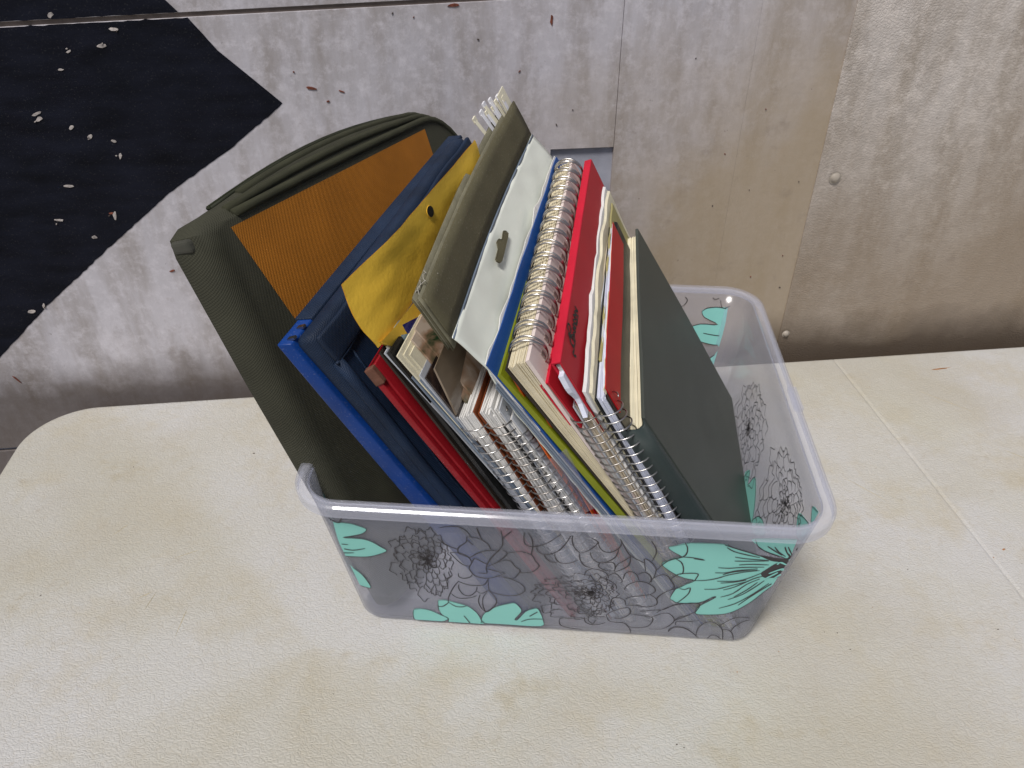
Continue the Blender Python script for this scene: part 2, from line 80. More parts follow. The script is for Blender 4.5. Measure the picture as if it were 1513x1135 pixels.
def mat(name, col, rough=.6, var=.12, vscale=30, bump=0, bscale=800, metal=0, spec=.28, coat=0, weave=0, col2=None, sub=0, stretch=None, speck=0):
    m = bpy.data.materials.new(name); m.use_nodes = True; nt = m.node_tree; b = nt.nodes['Principled BSDF']
    b.inputs['Roughness'].default_value = rough; b.inputs['Metallic'].default_value = metal
    b.inputs['Specular IOR Level'].default_value = spec; b.inputs['Coat Weight'].default_value = coat
    tc = N(nt, 'ShaderNodeTexCoord'); L = nt.links.new
    vec = tc.outputs['Object']
    if stretch:
        mp = N(nt, 'ShaderNodeMapping'); mp.inputs['Scale'].default_value = stretch; L(vec, mp.inputs[0]); vec = mp.outputs[0]
    n1 = N(nt, 'ShaderNodeTexNoise'); n1.inputs['Scale'].default_value = vscale; n1.inputs['Detail'].default_value = 6; L(vec, n1.inputs['Vector'])
    r1 = N(nt, 'ShaderNodeMapRange'); r1.inputs[1].default_value = .3; r1.inputs[2].default_value = .7; L(n1.outputs[0], r1.inputs[0])
    mx = N(nt, 'ShaderNodeMix', data_type='RGBA'); L(r1.outputs[0], mx.inputs[0])
    c2 = col2 or tuple(min(1, c*(1+var)) for c in col)
    c1 = col if col2 else tuple(c*(1-var) for c in col)
    mx.inputs[6].default_value = (*c1, 1); mx.inputs[7].default_value = (*c2, 1)
    out = mx.outputs[2]
    if speck:
        n3 = N(nt, 'ShaderNodeTexNoise'); n3.inputs['Scale'].default_value = 900; L(tc.outputs['Object'], n3.inputs['Vector'])
        r3 = N(nt, 'ShaderNodeMapRange'); r3.inputs[1].default_value = .62; r3.inputs[2].default_value = .72; r3.inputs[4].default_value = speck; L(n3.outputs[0], r3.inputs[0])
        m3 = N(nt, 'ShaderNodeMix', data_type='RGBA'); L(r3.outputs[0], m3.inputs[0]); L(out, m3.inputs[6]); m3.inputs[7].default_value = (.6, .58, .52, 1); out = m3.outputs[2]
    L(out, b.inputs['Base Color'])
    h = None
    if weave:
        # over-under weave running along the cloth, scale in threads per metre
        w1 = N(nt, 'ShaderNodeTexWave', wave_type='BANDS', bands_direction='DIAGONAL'); w1.inputs['Scale'].default_value = weave*1.5; w1.inputs['Distortion'].default_value = .6; L(tc.outputs['Object'], w1.inputs[0])
        mz = N(nt, 'ShaderNodeMapping'); mz.inputs['Scale'].default_value = (1, 1, -1); L(tc.outputs['Object'], mz.inputs[0])
        w2 = N(nt, 'ShaderNodeTexWave', wave_type='BANDS', bands_direction='DIAGONAL'); w2.inputs['Scale'].default_value = weave*1.5; w2.inputs['Distortion'].default_value = .6; L(mz.outputs[0], w2.inputs[0])
        ad = N(nt, 'ShaderNodeMath', operation='ADD'); L(w1.outputs['Fac'], ad.inputs[0]); L(w2.outputs['Fac'], ad.inputs[1]); h = ad.outputs[0]
        mm = N(nt, 'ShaderNodeMix', data_type='RGBA', blend_type='MULTIPLY'); mm.inputs[0].default_value = .24
        L(out, mm.inputs[6]); rr = N(nt, 'ShaderNodeMapRange'); rr.inputs[2].default_value = 2; rr.inputs[3].default_value = .55; rr.inputs[4].default_value = 1.35; L(h, rr.inputs[0]); L(rr.outputs[0], mm.inputs[7]); L(mm.outputs[2], b.inputs['Base Color'])
    elif bump:
        n2 = N(nt, 'ShaderNodeTexNoise'); n2.inputs['Scale'].default_value = bscale; n2.inputs['Detail'].default_value = 4; L(vec, n2.inputs['Vector']); h = n2.outputs[0]
    if h is not None:
        bp = N(nt, 'ShaderNodeBump'); bp.inputs['Strength'].default_value = bump or .5; bp.inputs['Distance'].default_value = .0006; L(h, bp.inputs['Height']); L(bp.outputs[0], b.inputs['Normal'])
    if sub: b.inputs['Subsurface Weight'].default_value = sub; b.inputs['Subsurface Radius'].default_value = (.003, .003, .003); b.inputs['Subsurface Scale'].default_value = 1
    return m

def box_pts(bm, P):           # P: 8 points, (s,t,d) binary order
    vs = [bm.verts.new(p) for p in P]
    for f in ((0,1,3,2),(4,6,7,5),(0,4,5,1),(2,3,7,6),(0,2,6,4),(1,5,7,3)): bm.faces.new([vs[i] for i in f])
    return vs
def tube(bm, pts, r, seg=6, closed=False, rx=None):
    """round wire through pts"""
    n = len(pts); rings = []; pts = [V(p) for p in pts]; up = None
    for i, p in enumerate(pts):
        a = pts[(i-1) % n] if (closed or i) else p; b = pts[(i+1) % n] if (closed or i < n-1) else p
        t = (b-a).normalized()
        if up is None: up = t.orthogonal().normalized()
        up = (up - t*up.dot(t))
        up = up.normalized() if up.length > 1e-6 else t.orthogonal().normalized()
        s = t.cross(up); rr = r[i] if isinstance(r, (list, tuple)) else r
        rings.append([bm.verts.new(p + (up*math.cos(k*2*math.pi/seg) + s*math.sin(k*2*math.pi/seg)*(rx or 1))*rr) for k in range(seg)])
    m = n if closed else n-1
    for i in range(m):
        A, B = rings[i], rings[(i+1) % n]
        for k in range(seg): bm.faces.new((A[k], A[(k+1) % seg], B[(k+1) % seg], B[k]))
    if not closed:
        bm.faces.new(rings[0][::-1]); bm.faces.new(rings[-1])

class Slab:
    """a leaning sheaf: s = across thickness (0 left, 1 right), t = down the front edge, d = from the front to the back"""
    def __init__(self, q, seed=0, wob=.0006, vscale=1.0, bend=0, depth=None, flare=0, pinch=0):
        self.pinch = pinch
        self.FL, self.FR, self.BL, self.BR, self.v = [V(x) for x in q]
        if depth: self.v = self.v.normalized()*depth
        self.seed = seed; self.wob = wob; self.bend = bend; self.flare = flare
        self.n = ((self.BR-self.FR).cross(self.v)).normalized()
        if self.n.x < 0: self.n.negate()
        self.dn = (self.BR-self.FR).normalized(); self.L = (self.BR-self.FR).length; self.D = self.v.length
        self.vu = self.v.normalized()
        self.T = max(1e-4, abs((self.FR-self.FL).dot(self.n)))
    def P(self, s, t, d, mm=True):
        """s in 0..1, t and d in metres"""
        k = t/self.L; u_ = min(1, max(0, d/self.D)); s = s*(1-self.pinch*u_); a = self.FL.lerp(self.FR, s); b = self.BL.lerp(self.BR, s)
        p = a.lerp(b, k) + self.vu*d
        u = d/self.D
        f = noise.noise(V((k*2.2+self.seed*7.1, u*2.0+self.seed*3.3, .3)))*self.wob*2
        f += self.bend*math.sin(math.pi*min(max(u, 0), 1))*(1-k)
        f += self.flare*(1-k)**3
        return p + self.n*f
    def block(self, bm, s0, s1, t0, t1, d0, d1, nt=6, nd=6, jit=0):
        """closed box in slab coordinates with a subdivided, gently warped body"""
        g = {}
        for i, s in enumerate((s0, s1)):
            for j in range(nt+1):
                for k in range(nd+1):
                    t = t0+(t1-t0)*j/nt; d = d0+(d1-d0)*k/nd
                    if jit and j == 0: t += jit*noise.noise(V((d*60, self.seed*9.7+s0*37, 1)))*2
                    if jit and k == 0: d += jit*noise.noise(V((t*60, self.seed*5.7+s0*31, 4)))*2
                    g[i, j, k] = bm.verts.new(self.P(s, t, d))
        for j in range(nt):
            for k in range(nd):
                for i in (0, 1): bm.faces.new((g[i,j,k], g[i,j+1,k], g[i,j+1,k+1], g[i,j,k+1]))
        for j in range(nt):
            for k in (0, nd): bm.faces.new((g[0,j,k], g[0,j+1,k], g[1,j+1,k], g[1,j,k]))
        for k in range(nd):
            for j in (0, nt): bm.faces.new((g[0,j,k], g[0,j,k+1], g[1,j,k+1], g[1,j,k]))
    def pages(self, name, mt, parent, s0, s1, t0, d0, n=12, jit=.0005, t1=None, d1=None, over=.0004, kind=None):
        bm = bmesh.new(); t1 = t1 or self.L-.002; d1 = d1 or self.D-.001
        for i in range(n):
            a = s0+(s1-s0)*i/n; b = s0+(s1-s0)*(i+.86)/n
            self.block(bm, a, b, t0+random.uniform(-over, over), t1, d0+random.uniform(-over, over)*1.4, d1, 5, 5, jit)
        return obj(name, bm, mt, parent)
    def part(self, name, mt, parent, s0, s1, t0, t1, d0, d1, bevel=0, jit=0, nt=6, nd=6, label=None):
        bm = bmesh.new(); self.block(bm, s0, s1, t0, t1, d0, d1, nt, nd, jit)
        o = obj(name, bm, mt, parent, smooth=bevel > 0, label=label)
        if bevel:
            mo = o.modifiers.new('b', 'BEVEL'); mo.width = bevel; mo.segments = 2; mo.limit_method = 'ANGLE'; mo.angle_limit = math.radians(50)
        return o
    def base(self): return self.BL*.5+self.BR*.5+self.v*.5
    def coil(self, name, mt, parent, r, pitch=.0062, wire=.00045, t0=.006, t1=None, s=.5, off=.0, seg=22, jit=.0004, squash=1.0):
        """single wire spiral along the front edge"""
        bm = bmesh.new(); t1 = t1 or self.L-.006; turns = int((t1-t0)/pitch); pts = []
        for i in range(turns*seg+1):
            a = 2*math.pi*i/seg; t = t0+pitch*i/seg
            c = self.P(s, t, off)
            j = jit*noise.noise(V((t*90, self.seed, 2)))*2
            pts.append(c + self.n*(math.cos(a)*(r+j)) + self.vu*(math.sin(a)*(r+j*.6)*squash) + self.dn*(.0006*noise.noise(V((t*140, self.seed+4, 9)))))
        tube(bm, pts, wire, 5)
        return obj(name, bm, mt, parent, smooth=True)

# ---------------------------------------------------------------- materials
paper = mat('white_paper', (.72, .71, .69), .75, .06, 90, .25, 1500)
paper_cool = mat('cool_white_paper', (.66, .69, .80), .7, .05, 90, .25, 1500)
paper_cream = mat('cream_paper', (.68, .63, .47), .8, .14, 60, .3, 1500)
paper_old = mat('worn_beige_paper', (.60, .52, .40), .85, .2, 80, .4, 1200)
paper_pink = mat('pinkish_paper', (.72, .62, .58), .75, .05, 40, .2, 1500)
paper_yell = mat('aged_cream_edges', (.68, .61, .44), .8, .1, 60, .3, 1500)
wire_m = mat('steel_wire', (.46, .45, .44), .28, .1, 200, metal=1)
wire_d = mat('dull_steel_wire', (.30, .28, .26), .35, .1, 200, metal=1)
wire_b = mat('black_wire', (.03, .03, .03), .35)
olive_m = mat('olive_nylon', (.040, .040, .026), .8, .15, 40, .35, 900, weave=230, spec=.3)
olive_tape = mat('olive_binding_tape', (.042, .043, .023), .75, .2, 60, .5, weave=700, spec=.3)
orange_m = mat('orange_nylon', (.50, .185, .020), .75, .12, 30, .35, weave=230, spec=.25)
navy_m = mat('navy_nylon', (.009, .020, .046), .6, .3, 40, .3, weave=260, spec=.25)
blue_m = mat('royal_blue_board', (.003, .036, .19), .4, .12, 50, .2, 600, speck=.10)
blue_m2 = mat('blue_card', (.012, .07, .27), .5, .1, 40, .3, 900)
yellow_m = mat('gold_envelope_paper', (.92, .58, .06), .6, .08, 22, .25, 500, spec=.35)
red_m = mat('dark_red_leatherette', (.26, .008, .014), .4, .1, 60, .3, 1200)
red_cloth = mat('red_book_cloth', (.58, .010, .035), .6, .08, 50, .35, weave=900)
red_cover = mat('red_cover_paper', (.44, .014, .026), .55, .06, 40, .2, 1500)
red_card = mat('deep_red_card', (.46, .006, .012), .45, .08, 40, .2, 900)
black_m = mat('black_card', (.012, .012, .012), .35, .2, 60, .2, 700)
brown_m = mat('dark_brown_board', (.025, .018, .014), .45, .2, 60, .2, 700)
rust_m = mat('rust_brown_card', (.20, .05, .015), .6, .15, 60, .3, 700)
leather_c = mat('brown_leather_corner', (.16, .07, .045), .6, .25, 90, .4, 900)
olivecard = mat('olive_hanging_file_card', (.098, .088, .050), .75, .10, 60, .4, 900, speck=.12)
olivedge = mat('olive_file_edge', (.17, .16, .11), .8, .2, 100, .4, 900)
vinyl = mat('pale_green_vinyl', (.70, .73, .66), .28, .06, 18, .5, 60, spec=.6, coat=.2)
vinyl_edge = mat('blue_grey_vinyl_edge', (.16, .20, .26), .3, .2, 30)
lime_m = mat('lime_green_card', (.22, .25, .012), .45, .08, 40, .2, 700)
khaki_m = mat('khaki_card', (.36, .32, .14), .7, .2, 70, .4, 700)
grey_m = mat('grey_card', (.44, .46, .50), .6, .08, 50, .2, 700)
green_cloth = mat('dark_green_book_cloth', (.058, .068, .058), .45, .10, 35, .4, weave=1100, spec=.4)
green_spine = mat('dark_green_spine_cloth', (.030, .046, .045), .45, .12, 35, .4, weave=1100, spec=.4)
teal_tab = mat('teal_card', (.01, .12, .12), .4)
orange_tab = mat('orange_plastic_card', (.55, .10, .012), .35)
purple_tab = mat('purple_plastic_card', (.09, .012, .10), .35)
navy_tab = mat('navy_plastic_card', (.012, .03, .16), .3)
ink = mat('black_ink', (.015, .012, .012), .5)
# ---------------------------------------------------------------- wall frame: u along the wall, z up, w into the wall
WD = V(WALLDIR).normalized(); WN = V((-WD.y, WD.x, 0)); EDGE = TABLE_EDGE_W; WALLW = EDGE+.0144
def F(u, wv, z): return WD*u + WN*wv + V((0, 0, z))

def wall_mat(name, base, dirt_shade, leather=0, kx=2.0, lo=.30, hi=.85):
    m = bpy.data.materials.new(name); m.use_nodes = True; nt = m.node_tree; b = nt.nodes['Principled BSDF']; L = nt.links.new
    tc = N(nt, 'ShaderNodeTexCoord'); co = tc.outputs['Object']
    def nz(scale, det=6, rough=.6): 
        n = N(nt, 'ShaderNodeTexNoise'); n.inputs['Scale'].default_value = scale; n.inputs['Detail'].default_value = det; n.inputs['Roughness'].default_value = rough; L(co, n.inputs['Vector']); return n.outputs[0]
    def rg(x, a, b_, lo=0, hi=1):
        r = N(nt, 'ShaderNodeMapRange'); r.inputs[1].default_value = a; r.inputs[2].default_value = b_; r.inputs[3].default_value = lo; r.inputs[4].default_value = hi; L(x, r.inputs[0]); return r.outputs[0]
    def mix(f, a, b_, bt='MIX'):
        x = N(nt, 'ShaderNodeMix', data_type='RGBA', blend_type=bt); L(f, x.inputs[0])
        for s, v in ((6, a), (7, b_)):
            if isinstance(v, tuple): x.inputs[s].default_value = (*v, 1)
            else: L(v, x.inputs[s])
        return x.outputs[2]
    st = N(nt, 'ShaderNodeMapping'); st.inputs['Scale'].default_value = (1, 1, .22); L(co, st.inputs[0])
    sn = N(nt, 'ShaderNodeTexNoise'); sn.inputs['Scale'].default_value = 34; sn.inputs['Detail'].default_value = 7; sn.inputs['Roughness'].default_value = .62; L(st.outputs[0], sn.inputs['Vector'])
    c = mix(rg(nz(7), .35, .65), base, tuple(x*.80 for x in base))
    c = mix(rg(sn.outputs[0], .42, .66, 0, .85), c, (base[0]*.55, base[1]*.51, base[2]*.45))
    c = mix(rg(nz(14, 7, .7), .53, .70, 0, .6), c, tuple(min(1, x*1.35) for x in base))
    c = mix(rg(nz(95, 8, .75), .48, .72, 0, .7), c, tuple(min(1, x*1.28) for x in base))
    # dirt: heavier to the right and towards the table, broken up by noise (brown grime plus the wall's warm shading painted in)
    sp = N(nt, 'ShaderNodeSeparateXYZ'); L(co, sp.inputs[0])
    ax = N(nt, 'ShaderNodeMath', operation='MULTIPLY_ADD'); L(sp.outputs[0], ax.inputs[0]); ax.inputs[1].default_value = kx; L(nz(5), ax.inputs[2])
    az = N(nt, 'ShaderNodeMath', operation='MULTIPLY_ADD'); L(sp.outputs[2], az.inputs[0]); az.inputs[1].default_value = -2.0; L(ax.outputs[0], az.inputs[2])
    c = mix(rg(az.outputs[0], lo, hi, 0, .85), c, dirt_shade)
    c = mix(rg(nz(38, 5, .65), .58, .74, 0, .45), c, (.20, .16, .13))
    c = mix(rg(nz(150, 3, .6), .70, .78, 0, .7), c, (.10, .08, .07))
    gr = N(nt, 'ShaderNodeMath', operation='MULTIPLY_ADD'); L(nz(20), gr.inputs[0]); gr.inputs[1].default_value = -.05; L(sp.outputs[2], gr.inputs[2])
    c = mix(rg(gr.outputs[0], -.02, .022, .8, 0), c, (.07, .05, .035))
    L(c, b.inputs['Base Color']); b.inputs['Roughness'].default_value = .5
    bp = N(nt, 'ShaderNodeBump'); bp.inputs['Distance'].default_value = .0008
    if leather:
        vo = N(nt, 'ShaderNodeTexVoronoi', feature='DISTANCE_TO_EDGE'); vo.inputs['Scale'].default_value = 400; 
        mp = N(nt, 'ShaderNodeMix', data_type='VECTOR'); mp.inputs[0].default_value = .004; L(co, mp.inputs[4]); n9 = N(nt, 'ShaderNodeTexNoise'); n9.inputs['Scale'].default_value = 150; L(co, n9.inputs['Vector']); L(n9.outputs[1], mp.inputs[5]); L(mp.outputs[1], vo.inputs['Vector'])
        L(rg(vo.outputs[0], 0, .25), bp.inputs['Height']); bp.inputs['Strength'].default_value = .32; b.inputs['Roughness'].default_value = .42
    else:
        L(nz(180, 6, .7), bp.inputs['Height']); bp.inputs['Strength'].default_value = .35
    L(bp.outputs[0], b.inputs['Normal'])
    return m
wall_m = wall_mat('scuffed_grey_panel', (.54, .52, .56), (.36, .28, .18))
wall_l = wall_mat('textured_cream_panel', (.58, .53, .49), (.26, .20, .14), 1, .35, .05, .62)
chev_m = mat('scratched_black_paint', (.006, .007, .013), .5, .5, 25, .4, 120, stretch=(1, 1, 3), speck=.03, spec=.12)
recess_m = mat('dark_joint', (.07, .055, .05), .9, .3, 60)
strip_m = mat('brown_joint_filler', (.15, .12, .105), .7, .3, 60, .4, 400)

def wall_panel(pts, front, depth, mt, name='wall_panel', parent=None, bev=.0003, label=None):
    """pts: (u,z) outline; front: distance of its face in front of the wall plane"""
    bm = bmesh.new(); n = len(pts)
    a = [bm.verts.new((u, -front, z)) for u, z in pts]; b = [bm.verts.new((u, -front+depth, z)) for u, z in pts]
    bm.faces.new(a); bm.faces.new(b[::-1])
    for i in range(n): bm.faces.new((a[i], a[(i+1) % n], b[(i+1) % n], b[i]))
    o = obj(name, bm, mt, parent, label=label)
    if bev:
        mo = o.modifiers.new('b', 'BEVEL'); mo.width = bev; mo.segments = 2; mo.limit_method = 'ANGLE'
    return o
wall = thing('wall', 'scuffed grey panelled wall with black painted chevron behind the table', 'wall', F(0, WALLW, -.74))
wall.rotation_euler.z = math.atan2(WD.y, WD.x)
def wp(o):
    o.location = (0, 0, .74); return o
CZ = .3167
def cz(u): return .3226+.0287*u
S1, S2, S3 = .2440, .349, .4235
wp(wall_panel([(-1.6, -.0535), (S1-.0007, -.0535), (S1-.0007, .171), (.1915, .171), (.1915, .2145), (S1-.0007, .2145), (S1-.0007, cz(S1)-.0016), (-1.6, cz(-1.6)-.0016)], 0, .012, wall_m, parent=wall))
wp(wall_panel([(S1-.0004, -.0535), (S2, -.0535), (S2, .9), (S1-.0004, .9)], 0.0003, .012, wall_m, parent=wall))
wp(wall_panel([(S2-.004, -.0535), (S3+.004, -.0535), (S3+.004, .9), (S2-.004, .9)], -.0001, .012, wall_m, parent=wall, bev=0))
wp(wall_panel([(S3, -.0535), (1.9, -.0535), (1.9, .9), (S3, .9)], .0009, .003, wall_l, parent=wall, label='cream panel of leathery texture on the right'))
wp(wall_panel([(-1.6, cz(-1.6)+.0016), (S1-.0007, cz(S1)+.0016), (S1-.0007, .9), (-1.6, .9)], .0004, .012, wall_m, parent=wall))
wp(wall_panel([(-1.6, -.735), (1.9, -.735), (1.9, -.057), (-1.6, -.057)], 0, .012, wall_m, parent=wall))
wp(wall_panel([(-1.6, -.74), (1.9, -.74), (1.9, .9), (-1.6, .9)], -.0032, .02, mat('blue_grey_backing', (.36, .37, .43), .6, .2, 40, .3, 300), name='wall_backing', parent=wall, bev=0))
wp(wall_panel([(-1.6, cz(-1.6)-.004), (S1-.0006, cz(S1)-.004), (S1-.0006, cz(S1)+.004), (-1.6, cz(-1.6)+.004)], -.0010, .0016, strip_m, name='joint_filler', parent=wall, bev=0))
# chevron: thin paint film on both sides of the joint
def chev(pts, jit=.0007):
    out = []
    for i, (u, z) in enumerate(pts):
        u2, z2 = pts[(i+1) % len(pts)]; L_ = math.hypot(u2-u, z2-z); k = max(1, int(L_/.004))
        for j in range(k):
            f = j/k; n_ = noise.noise(V((u+(u2-u)*f, z+(z2-z)*f, 0))*170)*jit
            out.append((u+(u2-u)*f+n_, z+(z2-z)*f-n_))
    return out
wp(wall_panel(chev([(-.9, cz(-.9)-.0019), (-.2, cz(-.2)-.0019), (-.0690, cz(-.069)-.0019), (-.0532, .2964), (-.0348, .2785), (-.0139, .2579), (-.0596, .225), (-.1136, .1918), (-.1768, .1441), (-.2379, .0969), (-.2941, .0484), (-.9, -.45)]), .0003, .001, chev_m, name='black_chevron', parent=wall, bev=0))
wp(wall_panel(chev([(-.9, cz(-.9)+.0019), (-.0745, cz(-.0745)+.0019), (-.0825, .3318), (-.52, .78), (-.9, .78)]), .0007, .001, chev_m, name='black_chevron', parent=wall, bev=0))
# paint chips: little raised flakes showing primer and rust
chip_m = mat('chipped_primer', (.42, .38, .36), .5, .5, 200, .5, 900)
rust_c = mat('rust_fleck', (.16, .05, .03), .7, .4, 300, .5, 900)
def fleck(u, z, a, b, rot, mt, front, name='paint_chip'):
    pts = []
    for k in range(9):
        an = k*2*math.pi/9; r = random.uniform(.65, 1.15)
        x, y = math.cos(an)*a*r, math.sin(an)*b*r
        pts.append((u+x*math.cos(rot)-y*math.sin(rot), z+x*math.sin(rot)+y*math.cos(rot)))
    return wp(wall_panel(pts, front, .0006, mt, name=name, parent=wall, bev=.0001))
for i, (u, z) in enumerate(WALL['chips']):
    tall = i in (8, 14, 11)
    fleck(u, z, random.uniform(.0018, .0042), random.uniform(.0008, .0017), 1.4 if tall else random.uniform(-.3, .7), rust_c if i == 10 else chip_m, .0008)
    if i % 2 == 0: fleck(u+random.uniform(-.004, .004), z+random.uniform(-.003, .003), .0009, .0005, random.random(), recess_m if i % 4 else chip_m, .0012)
for (u, z), (a, b, r) in zip(WALL['leaf'], ((.0045, .0011, -.15), (.003, .0006, -.3), (.0015, .0008, .2))):
    fleck(u, z, a, b, r, rust_c, .0006, 'rust_fleck')
for (u, z), (a, b, r) in zip(WALL['spot'], ((.0012, .0038, 0), (.0052, .0013, 0), (.0028, .0011, .3), (.001, .005, .5))):
    fleck(u, z, a, b, r, rust_c, .0006, 'rust_fleck')
for _ in range(26):
    u = random.uniform(-.05, .42); z = random.uniform(.03, .33)
    fleck(u, z, random.uniform(.0004, .0011), random.uniform(.0003, .0007), random.random()*3, rust_c if random.random() < .5 else recess_m, .0007, 'rust_fleck')
for (u, z), r in ((WALL['rivet'][0], .0042), (WALL['rivet2'][0], .003)):
    bm = bmesh.new()
    prof = [(0, .0022), (r*.5, .0020), (r*.8, .0012), (r, .0004), (r*1.15, -.0001), (r*1.3, .0)]
    rings = [[bm.verts.new((u+math.cos(k*math.pi/8)*q, -.0016-h, z+math.sin(k*math.pi/8)*q)) for k in range(16)] for q, h in prof[1:]]
    top = bm.verts.new((u, -.0016-prof[0][1], z))
    for k in range(16): bm.faces.new((top, rings[0][k], rings[0][(k+1) % 16]))
    for A, B in zip(rings, rings[1:]):
        for k in range(16): bm.faces.new((A[k], B[k], B[(k+1) % 16], A[(k+1) % 16]))
    wp(obj('rivet', bm, mat('rivet_paint', (.36, .32, .27), .4, .2, 100), wall, smooth=True))

# ---------------------------------------------------------------- ground
bm = bmesh.new(); vs = [bm.verts.new((x, y, -.74)) for x, y in ((-40, -40), (40, -40), (40, 40), (-40, 40))]; bm.faces.new(vs)
g = obj('ground', bm, mat('grey_concrete_ground', (.26, .25, .24), .9, .2, 3, .4, 60)); g['kind'] = 'structure'

# ---------------------------------------------------------------- table
def table_mat():
    m = bpy.data.materials.new('cream_leather_grain_plastic'); m.use_nodes = True; nt = m.node_tree; b = nt.nodes['Principled BSDF']; L = nt.links.new
    tc = N(nt, 'ShaderNodeTexCoord'); co = tc.outputs['Object']
    def nz(scale, det=6, rough=.6, out=0):
        n = N(nt, 'ShaderNodeTexNoise'); n.inputs['Scale'].default_value = scale; n.inputs['Detail'].default_value = det; n.inputs['Roughness'].default_value = rough; L(co, n.inputs['Vector']); return n.outputs[out]
    def rg(x, a, b_, lo=0, hi=1):
        r = N(nt, 'ShaderNodeMapRange'); r.inputs[1].default_value = a; r.inputs[2].default_value = b_; r.inputs[3].default_value = lo; r.inputs[4].default_value = hi; L(x, r.inputs[0]); return r.outputs[0]
    def mix(f, a, b_):
        x = N(nt, 'ShaderNodeMix', data_type='RGBA'); L(f, x.inputs[0])
        for s, v in ((6, a), (7, b_)):
            if isinstance(v, tuple): x.inputs[s].default_value = (*v, 1)
            else: L(v, x.inputs[s])
        return x.outputs[2]
    c = mix(rg(nz(5, 5), .35, .65), (.52, .515, .51), (.48, .465, .405))
    c = mix(rg(nz(16, 7, .7), .48, .70, 0, .6), c, (.45, .40, .29))
    c = mix(rg(nz(70, 5, .7), .60, .76, 0, .5), c, (.34, .29, .22))
    c = mix(rg(nz(4.5, 6, .6), .48, .66, 0, .55), c, (.41, .38, .31))
    c = mix(rg(nz(11, 6, .7), .60, .72, 0, .5), c, (.37, .31, .19))
    # leather crackle
    mp = N(nt, 'ShaderNodeMapping'); mp.inputs['Rotation'].default_value = (0, 0, .5); mp.inputs['Scale'].default_value = (1, 1.7, 1)
    ad = N(nt, 'ShaderNodeVectorMath', operation='MULTIPLY_ADD'); L(nz(130, 3, .6, 1), ad.inputs[0]); ad.inputs[1].default_value = (.007, .007, .007); L(co, ad.inputs[2]); L(ad.outputs[0], mp.inputs[0])
    vo = N(nt, 'ShaderNodeTexVoronoi', feature='DISTANCE_TO_EDGE'); vo.inputs['Scale'].default_value = 330; L(mp.outputs[0], vo.inputs['Vector'])
    vo2 = N(nt, 'ShaderNodeTexVoronoi', feature='DISTANCE_TO_EDGE'); vo2.inputs['Scale'].default_value = 120; L(mp.outputs[0], vo2.inputs['Vector'])
    h1 = rg(vo.outputs[0], 0, .22); h2 = rg(vo2.outputs[0], 0, .12)
    hh = N(nt, 'ShaderNodeMath', operation='MULTIPLY_ADD'); L(h2, hh.inputs[0]); hh.inputs[1].default_value = .6; L(h1, hh.inputs[2])
    h3 = N(nt, 'ShaderNodeMath', operation='MULTIPLY_ADD'); L(nz(60, 5), h3.inputs[0]); h3.inputs[1].default_value = .8; L(hh.outputs[0], h3.inputs[2])
    c = mix(rg(h2, .0, .35, .22, 0), c, (.42, .36, .26))
    L(c, b.inputs['Base Color']); b.inputs['Roughness'].default_value = .42; b.inputs['Specular IOR Level'].default_value = .45
    bp = N(nt, 'ShaderNodeBump'); bp.inputs['Distance'].default_value = .0005; bp.inputs['Strength'].default_value = .42; L(h3.outputs[0], bp.inputs['Height']); L(bp.outputs[0], b.inputs['Normal'])
    return m
tab_m = table_mat(); leg_m = mat('grey_steel_tube', (.22, .22, .23), .4, .1, 30, metal=.8)
table = thing('folding_table', 'cream leather-grained plastic folding table under the patterned box', 'table', F(.35, .0, -.74))
def tabletop(u0, u1, rl, rr):
    """one half of the top; rl/rr = radius of the corners on that side, near the wall and near the viewer"""
    w1 = EDGE; w0 = -.46; loop = []
    def arc(cu, cw, r, a0, a1):
        n = 14 if r > .01 else 1
        for k in range(n+1):
            a = math.radians(a0+(a1-a0)*k/n); loop.append((cu+r*math.cos(a), cw+r*math.sin(a)))
    arc(u0+rl, w0+rl, rl, 180, 270); arc(u1-rr, w0+rr, rr, 270, 360); arc(u1-rr, w1-rr, rr, 0, 90); arc(u0+rl, w1-rl, rl, 90, 180)
    bm = bmesh.new(); cu = sum(p[0] for p in loop)/len(loop); cw = sum(p[1] for p in loop)/len(loop); prev = None
    def ring(ins, z):
        return [bm.verts.new(F(u+(ins if u < cu else -ins)*(1 if True else 0), wv+(ins if wv < cw else -ins), z)) for u, wv in loop]
    ec = .0006 if rl < .01 or rr < .01 else .003
    rs = [ring(.0045, 0), ring(.0025, -.0006), ring(.0009, -.002), ring(.0, -.0045), ring(0, -.040), ring(.004, -.045)]
    bm.faces.new(rs[0]); bm.faces.new(rs[-1][::-1])
    for A, B in zip(rs, rs[1:]):
        for k in range(len(A)): bm.faces.new((A[k], A[(k+1) % len(A)], B[(k+1) % len(A)], B[k]))
    return obj('tabletop', bm, tab_m, table)
SEAM = .4771
tabletop(-.273, SEAM-.0001+.0022, .052, .001)
o_ = tabletop(SEAM+.0001-.0022, 1.20, .001, .052)
for u in (-.16, 1.08):
    for wv in (.2, -.38):
        bm = bmesh.new(); tube(bm, [F(u, wv, -.044), F(u+(.02 if u < 0 else -.02), wv, -.735)], .0125, 12); obj('leg', bm, leg_m, table, smooth=True)
